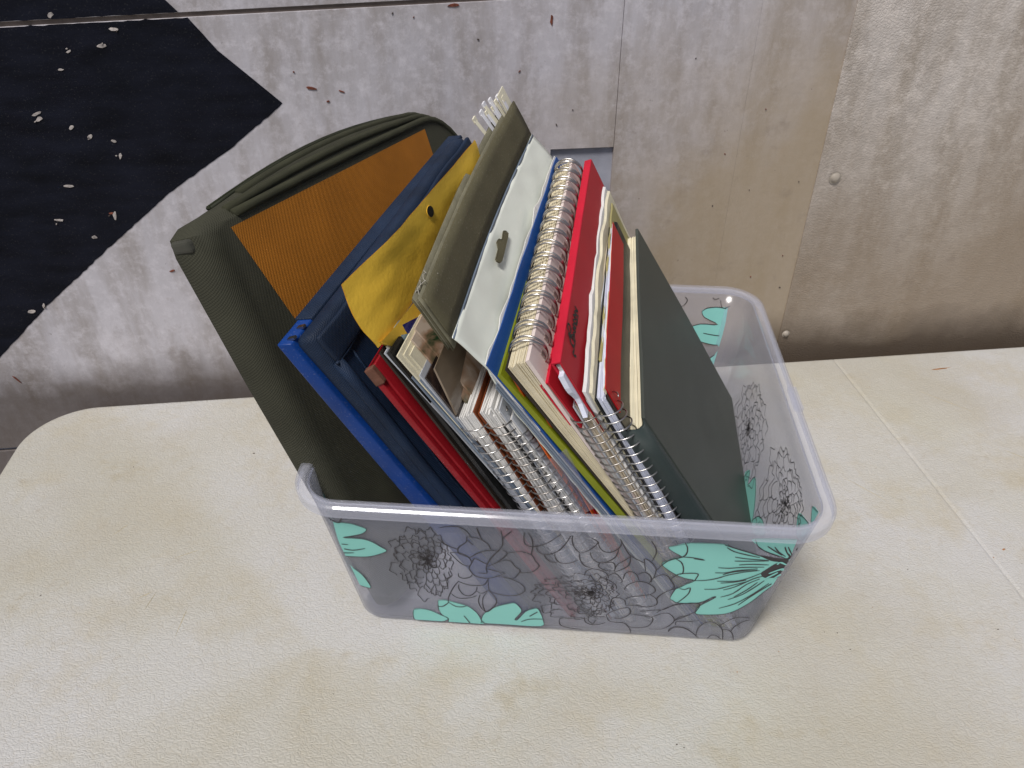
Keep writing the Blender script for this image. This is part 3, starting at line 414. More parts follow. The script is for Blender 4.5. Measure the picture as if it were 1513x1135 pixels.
# stains on the table: thin dried marks
st_m = mat('dried_brown_stain', (.40, .33, .18), .5, .3, 200); st_d = mat('dark_speck', (.07, .05, .04), .6, .3, 200); st_r = mat('rusty_crumb', (.30, .14, .05), .7, .3, 300)
def spot(u, wv, a, b, rot, mt, hgt=.00012):
    bm = bmesh.new(); lo = []; hi = []
    for k in range(12):
        an = k*math.pi/6; r = random.uniform(.6, 1.2); x, y = math.cos(an)*a*r, math.sin(an)*b*r
        p = (u+x*math.cos(rot)-y*math.sin(rot), wv+x*math.sin(rot)+y*math.cos(rot))
        lo.append(bm.verts.new(F(*p, -.0002))); hi.append(bm.verts.new(F(u+(p[0]-u)*.8, wv+(p[1]-wv)*.8, hgt)))
    bm.faces.new(hi)
    for k in range(12): bm.faces.new((lo[k], lo[(k+1) % 12], hi[(k+1) % 12], hi[k]))
    obj('speck', bm, mt, table)
ST = TABLE['stains']
for i, (a, b, r, m_) in enumerate([(0,0,0,None), (.001, .0004, 1, st_d), (.012, .0012, .12, st_r), (.0018, .0009, .3, st_r), (.0008, .0005, 0, st_d), (.0006, .0006, 0, st_d), (0,0,0,None), (0,0,0,None), (.0012, .0009, 0, st_d)]):
    if m_: spot(*ST[i], a, b, r, m_)
for _ in range(60): spot(random.uniform(-.2, .62), random.uniform(-.2, .27), random.uniform(.0003, .0007), random.uniform(.0002, .0005), random.random()*3, random.choice((st_d, st_d, st_r)))
for u, wv, l, r in ((-.115, .05, .010, 1.3), (-.12, .055, .006, .5), (-.10, .09, .012, .35), (-.155, .12, .009, .9), (-.09, .03, .013, 1.45), (.42, .1, .02, 2.2), (.55, .2, .03, 2.3), (.57, .12, .02, 2.3)):
    spot(u, wv, l, .00022, r, st_m, .00008)
settle(table)
# ---------------------------------------------------------------- storage box
BW, BD, BH, BT = DIM['W'], DIM['D'], DIM['h'], DIM['t']; K = .0064
def plastic(name, milk, tint, rough=.15, blur=0, col=(.80, .80, .90)):
    m = bpy.data.materials.new(name); m.use_nodes = True; nt = m.node_tree; L = nt.links.new; o = nt.nodes['Material Output']; nt.nodes.remove(nt.nodes['Principled BSDF'])
    tr = N(nt, 'ShaderNodeBsdfTransparent'); tr.inputs[0].default_value = (*tint, 1)
    df = N(nt, 'ShaderNodeBsdfDiffuse'); df.inputs[0].default_value = (*col, 1)
    tl = N(nt, 'ShaderNodeBsdfTranslucent'); tl.inputs[0].default_value = (*col, 1)
    gl = N(nt, 'ShaderNodeBsdfGlossy'); gl.inputs[1].default_value = rough
    a = N(nt, 'ShaderNodeMixShader'); a.inputs[0].default_value = .5; L(df.outputs[0], a.inputs[1]); L(tl.outputs[0], a.inputs[2])
    src = tr.outputs[0]
    if blur:
        rf = N(nt, 'ShaderNodeBsdfRefraction'); rf.inputs[0].default_value = (*tint, 1); rf.inputs['IOR'].default_value = 1.12; rf.inputs['Roughness'].default_value = blur
        q = N(nt, 'ShaderNodeMixShader'); q.inputs[0].default_value = .14; L(tr.outputs[0], q.inputs[1]); L(rf.outputs[0], q.inputs[2]); src = q.outputs[0]
    d = N(nt, 'ShaderNodeMixShader'); tcn = N(nt, 'ShaderNodeTexCoord'); n = N(nt, 'ShaderNodeTexNoise'); n.inputs['Scale'].default_value = 25; L(tcn.outputs['Object'], n.inputs['Vector'])
    lw_ = N(nt, 'ShaderNodeLayerWeight'); lw_.inputs[0].default_value = .5
    r = N(nt, 'ShaderNodeMapRange'); r.inputs[3].default_value = milk*.85; r.inputs[4].default_value = milk*1.15; L(n.outputs[0], r.inputs[0]); L(r.outputs[0], d.inputs[0])
    L(src, d.inputs[1]); L(a.outputs[0], d.inputs[2])
    pw = N(nt, 'ShaderNodeMath', operation='POWER'); L(lw_.outputs['Facing'], pw.inputs[0]); pw.inputs[1].default_value = 4
    ma = N(nt, 'ShaderNodeMath', operation='MULTIPLY_ADD'); L(pw.outputs[0], ma.inputs[0]); ma.inputs[1].default_value = .4; ma.inputs[2].default_value = .03
    e = N(nt, 'ShaderNodeMixShader'); L(ma.outputs[0], e.inputs[0]); L(d.outputs[0], e.inputs[1]); L(gl.outputs[0], e.inputs[2]); L(e.outputs[0], o.inputs['Surface'])
    return m
pl_wall = plastic('milky_clear_plastic', .19, (.97, .97, .99), blur=.2, col=(.82, .86, 1.0)); pl_rim = plastic('milky_rim_plastic', .22, (.97, .975, 1.0), .12, col=(.88, .90, 1.0))
def rring(bm, x0, x1, y0, y1, r, z, n=10):
    out = []
    for cx, cy, a0 in ((x0+r, y0+r, 180), (x1-r, y0+r, 270), (x1-r, y1-r, 0), (x0+r, y1-r, 90)):
        for k in range(n+1):
            a = math.radians(a0+90*k/n); out.append(bm.verts.new((cx+r*math.cos(a), cy+r*math.sin(a), z)))
    return out
def loft(bm, rings, close=True):
    for A, B in zip(rings, rings[1:]):
        for k in range(len(A)): bm.faces.new((A[k], A[(k+1) % len(A)], B[(k+1) % len(A)], B[k]))
def R_(bm, ins, z, r): return rring(bm, ins, BW-ins, ins, BD-ins, r, z)
bin_ = thing('storage_box', 'clear plastic storage box with teal and black flower print, packed with notebooks and folders', 'storage box', (BW/2, BD/2, 0))
bm = bmesh.new(); th = .0013
zs = [BH-.003, BH*.75, BH*.5, BH*.25, .006]
def ins(z): return K+BT*(1-z/BH)
outer = [R_(bm, ins(z), z, .022-.006*(1-z/BH)) for z in zs]
outer += [R_(bm, K+BT+.0010, .0022, .0155), R_(bm, K+BT+.0045, .0004, .013)]
inner = [R_(bm, K+BT+.006, .0021, .012), R_(bm, K+BT+.0028, .0040, .0145)] + [R_(bm, ins(z)+th, z, .0207-.006*(1-z/BH)) for z in zs[::-1][0:]]
loft(bm, outer); loft(bm, inner); bm.faces.new(outer[-1][::-1]); bm.faces.new(inner[0])
loft(bm, [inner[-1], outer[0]])
obj('tub', bm, pl_wall, bin_, smooth=True)
bm = bmesh.new()
rim = [R_(bm, K+.0016, BH-.0030, .0205), R_(bm, K+.0010, BH-.0006, .0205), R_(bm, K-.0005, BH+.0003, .022), R_(bm, .0016, BH, .027), R_(bm, .0004, BH-.0009, .028), R_(bm, 0, BH-.0022, .0285), R_(bm, .0003, BH-.0075, .0285),
       R_(bm, .0013, BH-.0075, .0275), R_(bm, .0012, BH-.0022, .0275), R_(bm, .0024, BH-.0014, .0265), R_(bm, K-.0006, BH-.0014, .0222), R_(bm, K+.0, BH-.0032, .0216)]
loft(bm, rim+[rim[0]])
obj('rim', bm, pl_rim, bin_, smooth=False)
bm = bmesh.new()
for yy in (.13,): box_pts(bm, [(BW+a, yy+b_, BH-.0085+c_) for a in (-.002, .0035) for b_ in (-.012, .012) for c_ in (0, .003)])
obj('rim_catch', bm, pl_rim, bin_)
# printed flowers: thin ink films lying on the walls
teal_m = mat('teal_print', (.25, .60, .54), .45, .04, 20); line_m = mat('black_line_print', (.05, .045, .05), .5); dash_m = mat('teal_print_dash', (.25, .62, .57), .45)
def fw(off):  return lambda a, z: V((a/1000, ins(z/1000)-off, z/1000))
INN = .0013+.0003     # these walls show their print on the inner face
def rw(off):  return lambda a, z: V((BW-ins(z/1000)-INN-off, a/1000, z/1000))
def bw_(off): return lambda a, z: V((a/1000, BD-ins(z/1000)-INN-off, z/1000))
def lw(off):  return lambda a, z: V((ins(z/1000)+INN+off, a/1000, z/1000))
ZLO, ZHI = 5, 120
def reach(z, lim):      # flat part of a wall at this height, clear of the rounded corners
    full = (BW if lim[1] > 260 else BD)*1000; m = ins(z/1000)*1000+12.5
    return m, full-m
def clipz(p): return (p[0], min(max(p[1], ZLO), ZHI))
def fill(bm, pts, f, lim=(24, 281)):
    pts = [(min(max(a, lim[0], reach(z, lim)[0]), lim[1], reach(z, lim)[1]), min(max(z, ZLO), ZHI)) for a, z in smoothc(pts, True)]
    vs = [bm.verts.new(f(a, z)) for a, z in pts]
    es = [bm.edges.new((vs[i], vs[(i+1) % len(vs)])) for i in range(len(vs)) if (vs[i].co-vs[(i+1) % len(vs)].co).length > 1e-7]
    bmesh.ops.triangle_fill(bm, use_beauty=True, edges=es)
def smoothc(pts, closed=False, n=3):
    out = []; m = len(pts)
    if m < 3: return [tuple(p) for p in pts]
    for i in range(m if closed else m-1):
        p0 = pts[i-1] if (closed or i) else pts[i]; p1 = pts[i]; p2 = pts[(i+1) % m]; p3 = pts[(i+2) % m] if (closed or i+2 < m) else p2
        for k in range(n):
            t = k/n
            out.append(tuple(.5*((2*b)+(-a+c)*t+(2*a-5*b+4*c-d)*t*t+(-a+3*b-3*c+d)*t**3) for a, b, c, d in zip(p0, p1, p2, p3)))
    if not closed: out.append(tuple(pts[-1]))
    return out
def stroke(bm, pts, f, wd=.55, lim=(22, 283), taper=True):
    pts = smoothc(pts); n = len(pts); row = []
    for i, p in enumerate(pts):
        a = pts[max(0, i-1)]; b = pts[min(n-1, i+1)]; dx, dz = b[0]-a[0], b[1]-a[1]; l = math.hypot(dx, dz) or 1
        w_ = wd/2*(.55+.45*math.sin(math.pi*(i+.5)/n) if taper else 1)*random.uniform(.85, 1.15)
        rc = reach(p[1], lim); ok = rc[0]-.3 < p[0] < rc[1]+.3 and lim[0] < p[0] < lim[1] and ZLO < p[1] < ZHI
        row.append((bm.verts.new(f(p[0]-dz/l*w_, p[1]+dx/l*w_)), bm.verts.new(f(p[0]+dz/l*w_, p[1]-dx/l*w_)), ok))
    for A, B in zip(row, row[1:]):
        if A[2] and B[2]: bm.faces.new((A[0], B[0], B[1], A[1]))
def dahlia(bm, c, xm, xp, zp, zm, f, rings=8, lim=(22, 283), wd=.6):
    """rings of overlapping pointed petals; xm/xp/zp/zm = reach to each side"""
    def pt(a, r):
        ca, sa = math.cos(a), math.sin(a)
        return (c[0]+ca*r*(xp if ca > 0 else xm), c[1]+sa*r*(zp if sa > 0 else zm))
    for k in range(rings):
        r1 = ((k+1)/rings)**1.15; r0 = max(0, r1-1.5/rings); n = 6+k*2; ph = (k % 2)*math.pi/n + random.random()*.3
        for j in range(n):
            a = ph+2*math.pi*j/n + random.uniform(-.16, .16)*6/n*1.5; da = math.pi/n*1.02; rt = r1*random.uniform(.86, 1.12)
            sh = random.uniform(-.25, .25)*da
            stroke(bm, [pt(a-da*.75, r0), pt(a-da*.95, (r0+rt)*.52), pt(a-da*.55, rt*.93), pt(a+sh, rt*1.02), pt(a+da*.6, rt*.92), pt(a+da*.95, (r0+rt)*.53)], f, wd, lim)
    for j in range(46):
        a = random.random()*6.28; r = random.random()*.3; p = pt(a, r)
        stroke(bm, [p, (p[0]+random.uniform(-1.5, 1.5), p[1]+random.uniform(1, 2.5)), (p[0]+random.uniform(1, 2.5), p[1]+random.uniform(-1, 1))], f, wd, lim)
def petal(l, f, lim):
    bm = bmesh.new(); fill(bm, l, f, lim); obj('teal_petal_print', bm, teal_m, bin_)
for l in FRONT_TEAL: petal(l, fw(.00025), (24, 281))
bm = bmesh.new()
for l in FRONT_DARK: fill(bm, l, fw(.0004), (24, 282))
for l in FRONT_LINES: stroke(bm, l, fw(.0005), .8)
for l in FRONT_TEAL: stroke(bm, l+[l[0]], fw(.0005), .45)
for c, a, b_, up, dn in DAHLIA: dahlia(bm, c, c[0]-a[0], b_[0]-c[0], up[1]-c[1], c[1]-dn[1], fw(.0005), 7)
obj('black_line_print', bm, line_m, bin_, stuff=True)
bm = bmesh.new()
for l in TEAL_DASH: stroke(bm, l, fw(.0007), 1.3)
obj('stamen_print', bm, dash_m, bin_, stuff=True)
for l in RIGHT_TEAL: petal(l, rw(.00025), (24, 250))
for l in BACK_TEAL: petal(l, bw_(.00025), (24, 281))
petal( [(40, 20), (60, 60), (50, 100), (35, 110), (28, 60)], lw(.00025), (24, 250)); petal([(150, 70), (180, 100), (170, 118), (140, 112), (130, 90)], lw(.00025), (24, 250))
bm = bmesh.new()
for l in RIGHT_TEAL: stroke(bm, l+[l[0]], rw(.0005), .6, (22, 252))
for l in BACK_LINES: stroke(bm, l, bw_(.0005), .7)
dahlia(bm, (62, 88), 34, 45, 28, 55, rw(.0005), 7, (22, 252), .6); dahlia(bm, (160, 68), 42, 40, 34, 50, rw(.0005), 7, (22, 252), .6)
dahlia(bm, (100, 60), 45, 45, 50, 45, lw(.0005), 7, (22, 252), .6); dahlia(bm, (120, 60), 50, 50, 45, 45, bw_(.0005), 7, (22, 283), .6)
obj('black_line_print', bm, line_m, bin_, stuff=True)
settle(bin_)
# ---------------------------------------------------------------- contents of the box, left to right
def start(key, name, label, cat, group=None, **k):
    s = Slab(SLAB[key], seed=len(key)+ord(key[0]), **k); e = thing(name, label, cat, s.base()); return s, e

# --- olive zip portfolio
P_ = [V(x) for x in PORT]
fr = P_[1]; dnv = P_[3]-P_[1]; dv = P_[4]; DN = dnv.normalized(); DV = dv.normalized(); NN = dnv.cross(dv).normalized()
if NN.x < 0: NN.negate()
DV = DV; PL = dnv.length; PD = dv.length; PT = .026
port = thing('zip_portfolio', 'tall olive green nylon zip portfolio with orange panel, leftmost in the box', 'portfolio', P_[3]-NN*.012+DV*.1)
def pp_(t, d, s=0): # t down, d depth, s outward right (0 = face plane)
    bend = 0; d = d if d > PD*.5 else d; s = s*(1-.55*max(0, t/PL-.45)) if s < 0 else s
    return fr + DN*t + DV*d + NN*(s-bend)
PL = PL-.010
def outline(inset, rt=.045, af=None):
    """path round the cover from the front bottom, up, over the top and down the back"""
    pts = []; a = inset; af = a if af is None else af
    pts += [(PL, af), (PL*.66, af), (PL*.33, af), (.012+a, af)]
    pts += [(.003+a, .002+af), (a, .010+af)]
    for k in range(1, 12): pts.append((a, .012+(PD-rt-.012)*k/12))
    for k in range(0, 9):
        an = math.radians(k*90/8); pts.append((a+(rt-a)-(rt-a)*math.cos(an), PD-rt+(rt-a)*math.sin(an)))
    pts += [(PL*.45, PD-a), (PL*.7, PD-a-.02), (PL, PD-a-.05)]
    return pts
bm = bmesh.new()
layers = [(.0, .0012, .0125), (-.0008, .0002, .0082), (-.0026, -.0006, .0048), (-.0056, -.001, .0024), (-.009, -.0008, .0010), (-.013, -.001, .0003), (-.018, -.0008, .0), (-PT+.004, -.001, .0006), (-PT+.001, .0, .003), (-PT, .003, .006)]
def bulge(t, d, s):
    if s > -.003 or s < -PT+.001: return 0
    return -.0130*math.sin(math.pi*min(1, max(0, d/PD)))*math.sin(math.pi*(-s)/PT)
prev = None; allr = []
for s, a, af in layers:
    base = outline(a, af=af)
    allr.append([bm.verts.new(pp_(t+(bulge(t, d, s) if t < .05 else 0), d, s)) for t, d in base])
for A, B in zip(allr, allr[1:]):
    for k in range(len(A)-1): bm.faces.new((A[k], A[k+1], B[k+1], B[k]))
    bm.faces.new((A[-1], A[0], B[0], B[-1]))
def cap_face(ring, s):
    # strips from the front edge to the back edge so that the face bends evenly
    n = len(ring); bm.faces.ensure_lookup_table()
    fan = [ring[:]]
    f = bm.faces.new(ring); bmesh.ops.triangulate(bm, faces=[f])
cap_face(allr[0], 0); cap_face(allr[-1], 1)
obj('cover', bm, olive_m, port, smooth='angle')
# orange panel, 0.6 mm proud
bm = bmesh.new(); g = {}
c4_ = [(.0045, .0225), (.0045, PD*.83), (PL*.86, PD*.80), (PL*.86, .066)]
for i in range(9):
    for j in range(9):
        a = V(c4_[0]).lerp(V(c4_[1]), j/8); b = V(c4_[3]).lerp(V(c4_[2]), j/8); q = a.lerp(b, i/8)
        z = .0007 if 0 < i < 8 and 0 < j < 8 else .0002
        g[i, j] = bm.verts.new(pp_(q[0], q[1], z))
for i in range(8):
    for j in range(8): bm.faces.new((g[i,j], g[i+1,j], g[i+1,j+1], g[i,j+1]))
obj('orange_panel', bm, orange_m, port, smooth=True)
# piping, gusset ridge and zipper along the outline
def along(off_t, s, i0=7, i1=None, bul=1):
    o = outline(0)[i0:i1]; return [pp_(t-off_t-(.0130*math.sin(math.pi*min(1, max(0, d/PD)))*bul if t < .05 else 0), d+(off_t if t > .03 and d > .05 else 0), s) for t, d in o]
bm = bmesh.new(); tube(bm, along(.0002, -.0014, 6, bul=.12), .0026, 8); obj('binding_tape', bm, olive_tape, port, smooth=True)
bm = bmesh.new(); tube(bm, along(.0006, -.0060, 6, bul=.55), .0026, 8); obj('gusset_ridge', bm, olive_tape, port, smooth=True)
bm = bmesh.new(); tube(bm, along(.0010, -.0108, 7, bul=.85), .0026, 8); obj('gusset_ridge', bm, olive_tape, port, smooth=True)
bm = bmesh.new(); zp = along(.0010, -.0148, 6, bul=1); tube(bm, zp, .0012, 6); tube(bm, along(.0010, -.0174, 6, bul=1), .0012, 6)
obj('zipper_tape', bm, mat('dark_zip_tape', (.02, .023, .012), .7), port, smooth=True)
bm = bmesh.new()
for a, b in zip(zp, zp[1:]):
    n_ = max(1, int((b-a).length/.0013)); dr = (b-a).normalized(); up = -DN
    for k in range(n_):
        c = a.lerp(b, k/n_)+up*.0007-NN*.0012
        box_pts(bm, [c+dr*x*.0004+NN*y*.0011+up*z*.0008 for x in (-1, 1) for y in (-1, 1) for z in (-1, 1)])
obj('zipper_teeth', bm, mat('dark_zip_teeth', (.035, .04, .022), .35), port, stuff=True)
# folded cloth cap over the spine top
bm = bmesh.new()
box_pts(bm, [pp_(t, d, s) for s in (-PT+.005, -.0075) for t in (.0022, .0095) for d in (-.0003, .010)])
cap = obj('spine_cap', bm, mat('grey_olive_tape', (.075, .075, .06), .7, .15, 60, .6, weave=700), port)
mo = cap.modifiers.new('b', 'BEVEL'); mo.width = .0022; mo.segments = 3
settle(port)

# --- blue binder with navy pouch
s, e = start('board', 'blue_binder', 'royal blue binder board with a navy nylon zip pouch wrapped over it', 'binder', wob=.0005)
s.part('board', blue_m, e, 0, 1, 0, s.L, 0, s.D, bevel=.0008)
s2 = Slab(SLAB['pouch'], seed=3, wob=.0020)
s.part('top_binding', navy_m, e, -.12, 1.1, -.0010, .0016, .020, s.D+.0005, bevel=.0006, nt=1, nd=14)
s2.part('pouch', navy_m, e, 0, .93, -.0005, s2.L, .0006, s2.D, bevel=.0042, nt=10, nd=10)
bm = bmesh.new(); s2.block(bm, .90, 1.12, .002, .018, .001, s2.D, 3, 12, .0008); o = obj('top_flap', bm, navy_m, e, smooth=True); mo = o.modifiers.new('b', 'BEVEL'); mo.width = .0012; mo.segments = 2
bm = bmesh.new(); tube(bm, [s2.P(.86, t, .0035) for t in [s2.L*k/14 for k in range(1, 14)]], .0032, 8); obj('front_piping', bm, navy_m, e, smooth=True)
bm = bmesh.new(); tube(bm, [s2.P(1.02, .018+.0008*math.sin(k*1.7), s2.D*k/20) for k in range(21)], .0009, 6); tube(bm, [s2.P(.95, t, .014+.0006*math.sin(t*90)) for t in [.02+(s2.L-.03)*k/20 for k in range(21)]], .0007, 6); obj('seam', bm, navy_m, e, smooth=True)
for d_ in (.004, .013):
    bm = bmesh.new(); c = s.P(.85, -.0008, d_); box_pts(bm, [c+s.n*x*.0022+s.vu*y*.0012+s.dn*z*.0006 for x in (-1, 1) for y in (-1, 1) for z in (-1, 1)]); obj('metal_clip', bm, wire_m, e)
settle(e)

# --- yellow envelope: a bent sheet with a punched hole
q = [V(x) for x in SLAB['envelope']]; A = q[0]; dn = (q[2]-q[0]); v = q[4]; v = v.copy(); nn = dn.cross(v).normalized()
if nn.x < 0: nn.negate()
env = thing('envelope', 'golden yellow paper envelope with a round hole in its flap, beside the navy pouch', 'envelope', q[2]+v*.5)
def epos(t, d):   # t, d as fractions
    return A + dn*t + v*d + nn*(.0013*math.sin(d*8+t*6)*(.4+d*.5)+.0010*noise.noise(V((t*14, d*5, 2)))+.0004*noise.noise(V((t*40, d*16, 5))) + .004*math.sin(math.pi*d)*max(0, 1-t*4))
bm = bmesh.new(); rows = []
ho = HOLE; NT, ND = 16, 36
def edge(t): 
    k = min(1, t/.1342); return -.0025 + (-.0231)*math.sin(math.pi*k)*.9 + .0047*k
for th_ in (0, -.0004):
    g = {}
    for i in range(NT+1):
        t = .138*i/NT
        for j in range(ND+1):
            d = edge(t)+(1.0-edge(t))*j/ND; g[i, j] = bm.verts.new(epos(t, d)+nn*th_)
    rows.append(g)
def inhole(i, j):
    c = (rows[0][i,j].co+rows[0][i+1,j+1].co)/2; h = epos(ho[0]+.002, ho[1]); return (c-h).length < .0052
for g in rows:
    for i in range(NT):
        for j in range(ND):
            bm.faces.new((g[i,j], g[i+1,j], g[i+1,j+1], g[i,j+1]))
h = epos(ho[0]+.002, ho[1])
obj('flap', bm, yellow_m, env, smooth=True)
bm = bmesh.new()      # the hole: dark punched oval with a raised paper lip
ring0 = [h+nn*.0007+(dn.normalized()*math.cos(a)*.0030+v.normalized()*math.sin(a)*.0030) for a in [k*math.pi/10 for k in range(20)]]
top = bm.verts.new(h+nn*.0006); rv = [bm.verts.new(p) for p in ring0]
for k in range(20): bm.faces.new((top, rv[k], rv[(k+1) % 20]))
obj('hole', bm, black_m, env)
bm = bmesh.new(); tube(bm, [p-nn*.0004 for p in ring0], .00016, 5, closed=True); obj('hole_lip', bm, yellow_m, env, smooth=True)
bm = bmesh.new(); g = {}
for k_, sh in enumerate((.0030, -.0005)):
    for i in range(9):
        for j in range(13):
            t = .128+(.60-.128)*i/8; d = .012+.6*i/8+(1.0-.6*i/8)*j/12; g[k_, i, j] = bm.verts.new(epos(.13, d)+dn*(t-.13)+nn*(sh-.001))
for k_ in (0, 1):
    for i in range(8):
        for j in range(12): bm.faces.new((g[k_,i,j], g[k_,i+1,j], g[k_,i+1,j+1], g[k_,i,j+1]))
for i in range(8): bm.faces.new((g[0,i,0], g[0,i+1,0], g[1,i+1,0], g[1,i,0]))
obj('body', bm, yellow_m, env, smooth=True); settle(env)

# --- dark red hardcover with a worn leather corner
s, e = start('redbook', 'hardcover_album', 'dark red hardcover album with a worn brown front corner, against the navy pouch', 'book', depth=.19)
s.part('spine', red_m, e, 0, 1.0, .0, s.L, 0, .003, bevel=.0008)
s.part('front_cover', red_m, e, .75, 1.35, .0, s.L, .0032, s.D, bevel=.0006)
s.part('back_cover', red_m, e, 0, .25, .0, s.L, .0032, s.D)
s.pages('page_block', paper_cream, e, .28, .72, .003, .004, 6)
s.part('corner_cap', leather_c, e, -.08, 1.45, -.0006, .0105, -.0006, .0025, bevel=.0005); settle(e)

# --- black photo album and loose prints standing on it
s, e = start('album', 'photo_album', 'black photo album standing between the red album and the loose prints', 'photo album', depth=.19)
s.part('cover', brown_m, e, 0, .35, 0, s.L, 0, s.D); s.part('spine', black_m, e, .37, 1.0, .004, s.L, .0015, s.D, bevel=.0006)
s.part('cover', black_m, e, 1.05, 1.6, .002, s.L, 0, s.D); settle(e)

def print_mat(name, a, b, c, scale=35, gloss=.18):
    m = bpy.data.materials.new(name); m.use_nodes = True; nt = m.node_tree; bs = nt.nodes['Principled BSDF']; bs.inputs['Roughness'].default_value = gloss; L = nt.links.new
    tc = N(nt, 'ShaderNodeTexCoord'); n = N(nt, 'ShaderNodeTexNoise'); n.inputs['Scale'].default_value = scale; n.inputs['Detail'].default_value = 5; n.inputs['Distortion'].default_value = 1.2; L(tc.outputs['Object'], n.inputs['Vector'])
    r = N(nt, 'ShaderNodeValToRGB'); L(n.outputs[0], r.inputs[0]); el = r.color_ramp.elements; el[0].position = .38; el[0].color = (*a, 1); el[1].position = .62; el[1].color = (*c, 1); x = el.new(.5); x.color = (*b, 1); L(r.outputs[0], bs.inputs['Base Color']); return m
pr_a = print_mat('portrait_print', (.02, .05, .02), (.35, .22, .14), (.55, .45, .36)); pr_b = print_mat('dark_room_print', (.012, .010, .010), (.03, .02, .018), (.10, .06, .04))
pr_c = print_mat('brown_interior_print', (.14, .10, .07), (.20, .15, .10), (.26, .20, .14), 14); pr_d = print_mat('navy_print', (.01, .012, .09), (.012, .016, .12), (.02, .03, .2), 10); pr_e = print_mat('grey_blue_print', (.12, .18, .22), (.2, .28, .32), (.4, .45, .45), 20)
PH = [  # key, lift(t offset), d0, depth, s shift (mm), front material, label
 ('p1', 0.0, .000, .075, 0.0, grey_m, 'grey tabbed card leaning just right of the yellow envelope'),
 ('p1', -.001, .004, .072, 1.2, paper_cream, 'cream card edge next to the grey tabbed card'),
 ('p1', .002, .001, .080, 2.6, brown_m, 'dark brown mounted print behind the cream cards'),
 ('p1', -.004, .014, .09, 4.0, pr_e, 'pale blue-grey print peeking above the brown mounts'),
 ('p1', -.003, .018, .09, 5.2, pr_d, 'deep navy print in the middle of the loose prints'),
 ('p2', .000, .000, .090, 1.0, paper_cream, 'cream backed print, left one of the pale front group'),
 ('p2', .0025, .003, .088, 2.2, paper_cream, 'cream backed print, middle one of the pale front group'),
 ('p2', .005, .005, .086, 3.4, paper_cream, 'cream backed print, right one of the pale front group'),
 ('p2', .001, .012, .10, 4.8, pr_a, 'colour print of a figure among leaves'),
 ('p2', -.001, .018, .10, 6.4, pr_a, 'colour print with green foliage, behind the figure print'),
 ('p3', .000, .000, .100, 0.0, vinyl_edge, 'blue-grey plastic sleeve, left one of three'),
 ('p3', .001, .001, .100, 1.6, vinyl_edge, 'blue-grey plastic sleeve, middle one of three'),
 ('p3', .003, .000, .100, 3.2, vinyl_edge, 'blue-grey plastic sleeve, right one of three'),
 ('p4', .000, .000, .100, 0.6, grey_m, 'thin grey framed print in front of the dark print'),
 ('p4', .003, .001, .100, 1.8, pr_b, 'glossy dark print of a room with a window'),
 ('p5', .000, .000, .090, 0.0, pr_c, 'large brown print of an interior, nearest the hanging file')]
for key, dt, d0, dep, sh, mt, lb in PH:
    s = Slab(SLAB[key], seed=sh*3+len(lb), wob=.0004, depth=.09); off = s.n*(sh/1000*.8)
    for a_ in ('FL', 'FR', 'BL', 'BR'): setattr(s, a_, getattr(s, a_)+off)
    bm = bmesh.new(); k1 = .9/1000/s.T*.5; s.block(bm, .5-k1, .5+k1, dt, s.L-.004 if key != 'p5' else .032, d0, dep*.8, 5, 5)
    o = obj('photo_print', bm, mt); tag(o, lb, 'photo print', 'loose prints and sleeves standing beside the album')

# --- spiral notebooks A, B, C on the left
def notebook(key, label, r, pgm, covL, covR, wm, t0c=.004, pitch=.0062, off=.0028, n=12, dep=.16, pinch=0, jit=.0008, wire=.00045, squash=.9, s_=.5, flare=0):
    s, e = start(key, 'spiral_notebook', label, 'notebook', depth=dep, wob=.0007, flare=flare, pinch=pinch); e['group'] = 'spiral notebooks in the box'
    k = .0007/s.T
    s.pages('page_block', pgm, e, k*1.3, 1-k*1.3, .001, .0012, n, jit)
    s.part('front_cover', covR, e, 1-k, 1, 0, s.L, 0, s.D); s.part('back_cover', covL, e, 0, k, 0, s.L, 0, s.D)
    s.coil('spiral_wire', wm, e, r, pitch, wire, t0c, s=s_, off=off, squash=squash)
    settle(e); return s, e
sA, eA = notebook('nbA', 'wire-bound notebook with clean white page edges, leftmost of the wire-bound group', .0072, paper, grey_m, rust_m, wire_m, jit=.0014)
sB, eB = notebook('nbB', 'wire-bound notebook with crumpled dented page edges and a brown card beside it', .0072, paper, rust_m, grey_m, wire_d, jit=.0036)
sC, eC = notebook('nbC', 'thin wire-bound notebook with grey crumpled edges, left of the orange tab folders', .0055, paper, black_m, grey_m, wire_m, pitch=.0068, n=8, jit=.002)
# --- orange and purple tab folders
s = Slab(SLAB['tabs'], seed=5, wob=.0008, depth=.16)
names = [('orange', orange_tab), ('purple', purple_tab), ('navy', navy_tab), ('orange', orange_tab), ('red', red_card), ('purple', purple_tab), ('orange', orange_tab), ('teal', teal_tab), ('navy', navy_tab)]
lbs = ['orange folder edge, leftmost of the bright tabbed folders', 'purple folder edge between the first orange one and the navy one', 'navy folder edge, left one of two', 'orange folder edge right of the first navy one', 'red folder edge in the middle of the bright folders', 'purple folder edge right of the red one', 'orange folder edge, rightmost of three orange ones', 'teal folder edge among the bright folders', 'navy folder edge, rightmost of the bright folders']
for i, ((cn, mt), lb) in enumerate(zip(names, lbs)):
    bm = bmesh.new(); a = i/9; t0 = .001+.004*((i*37) % 5)/4-.01
    s.block(bm, a, a+.055, t0, s.L-.002, .002+.002*((i*13) % 3), s.D-.01, 8, 5, .0012)
    for k in range(0): pass
    tag(obj('tab_folder', bm, mt), lb, 'folder', 'thin bright folders between the notebooks and the hanging file')
bm = bmesh.new(); s.block(bm, .02, .95, .05, .10, -.0008, -.0004, 6, 1, 0)
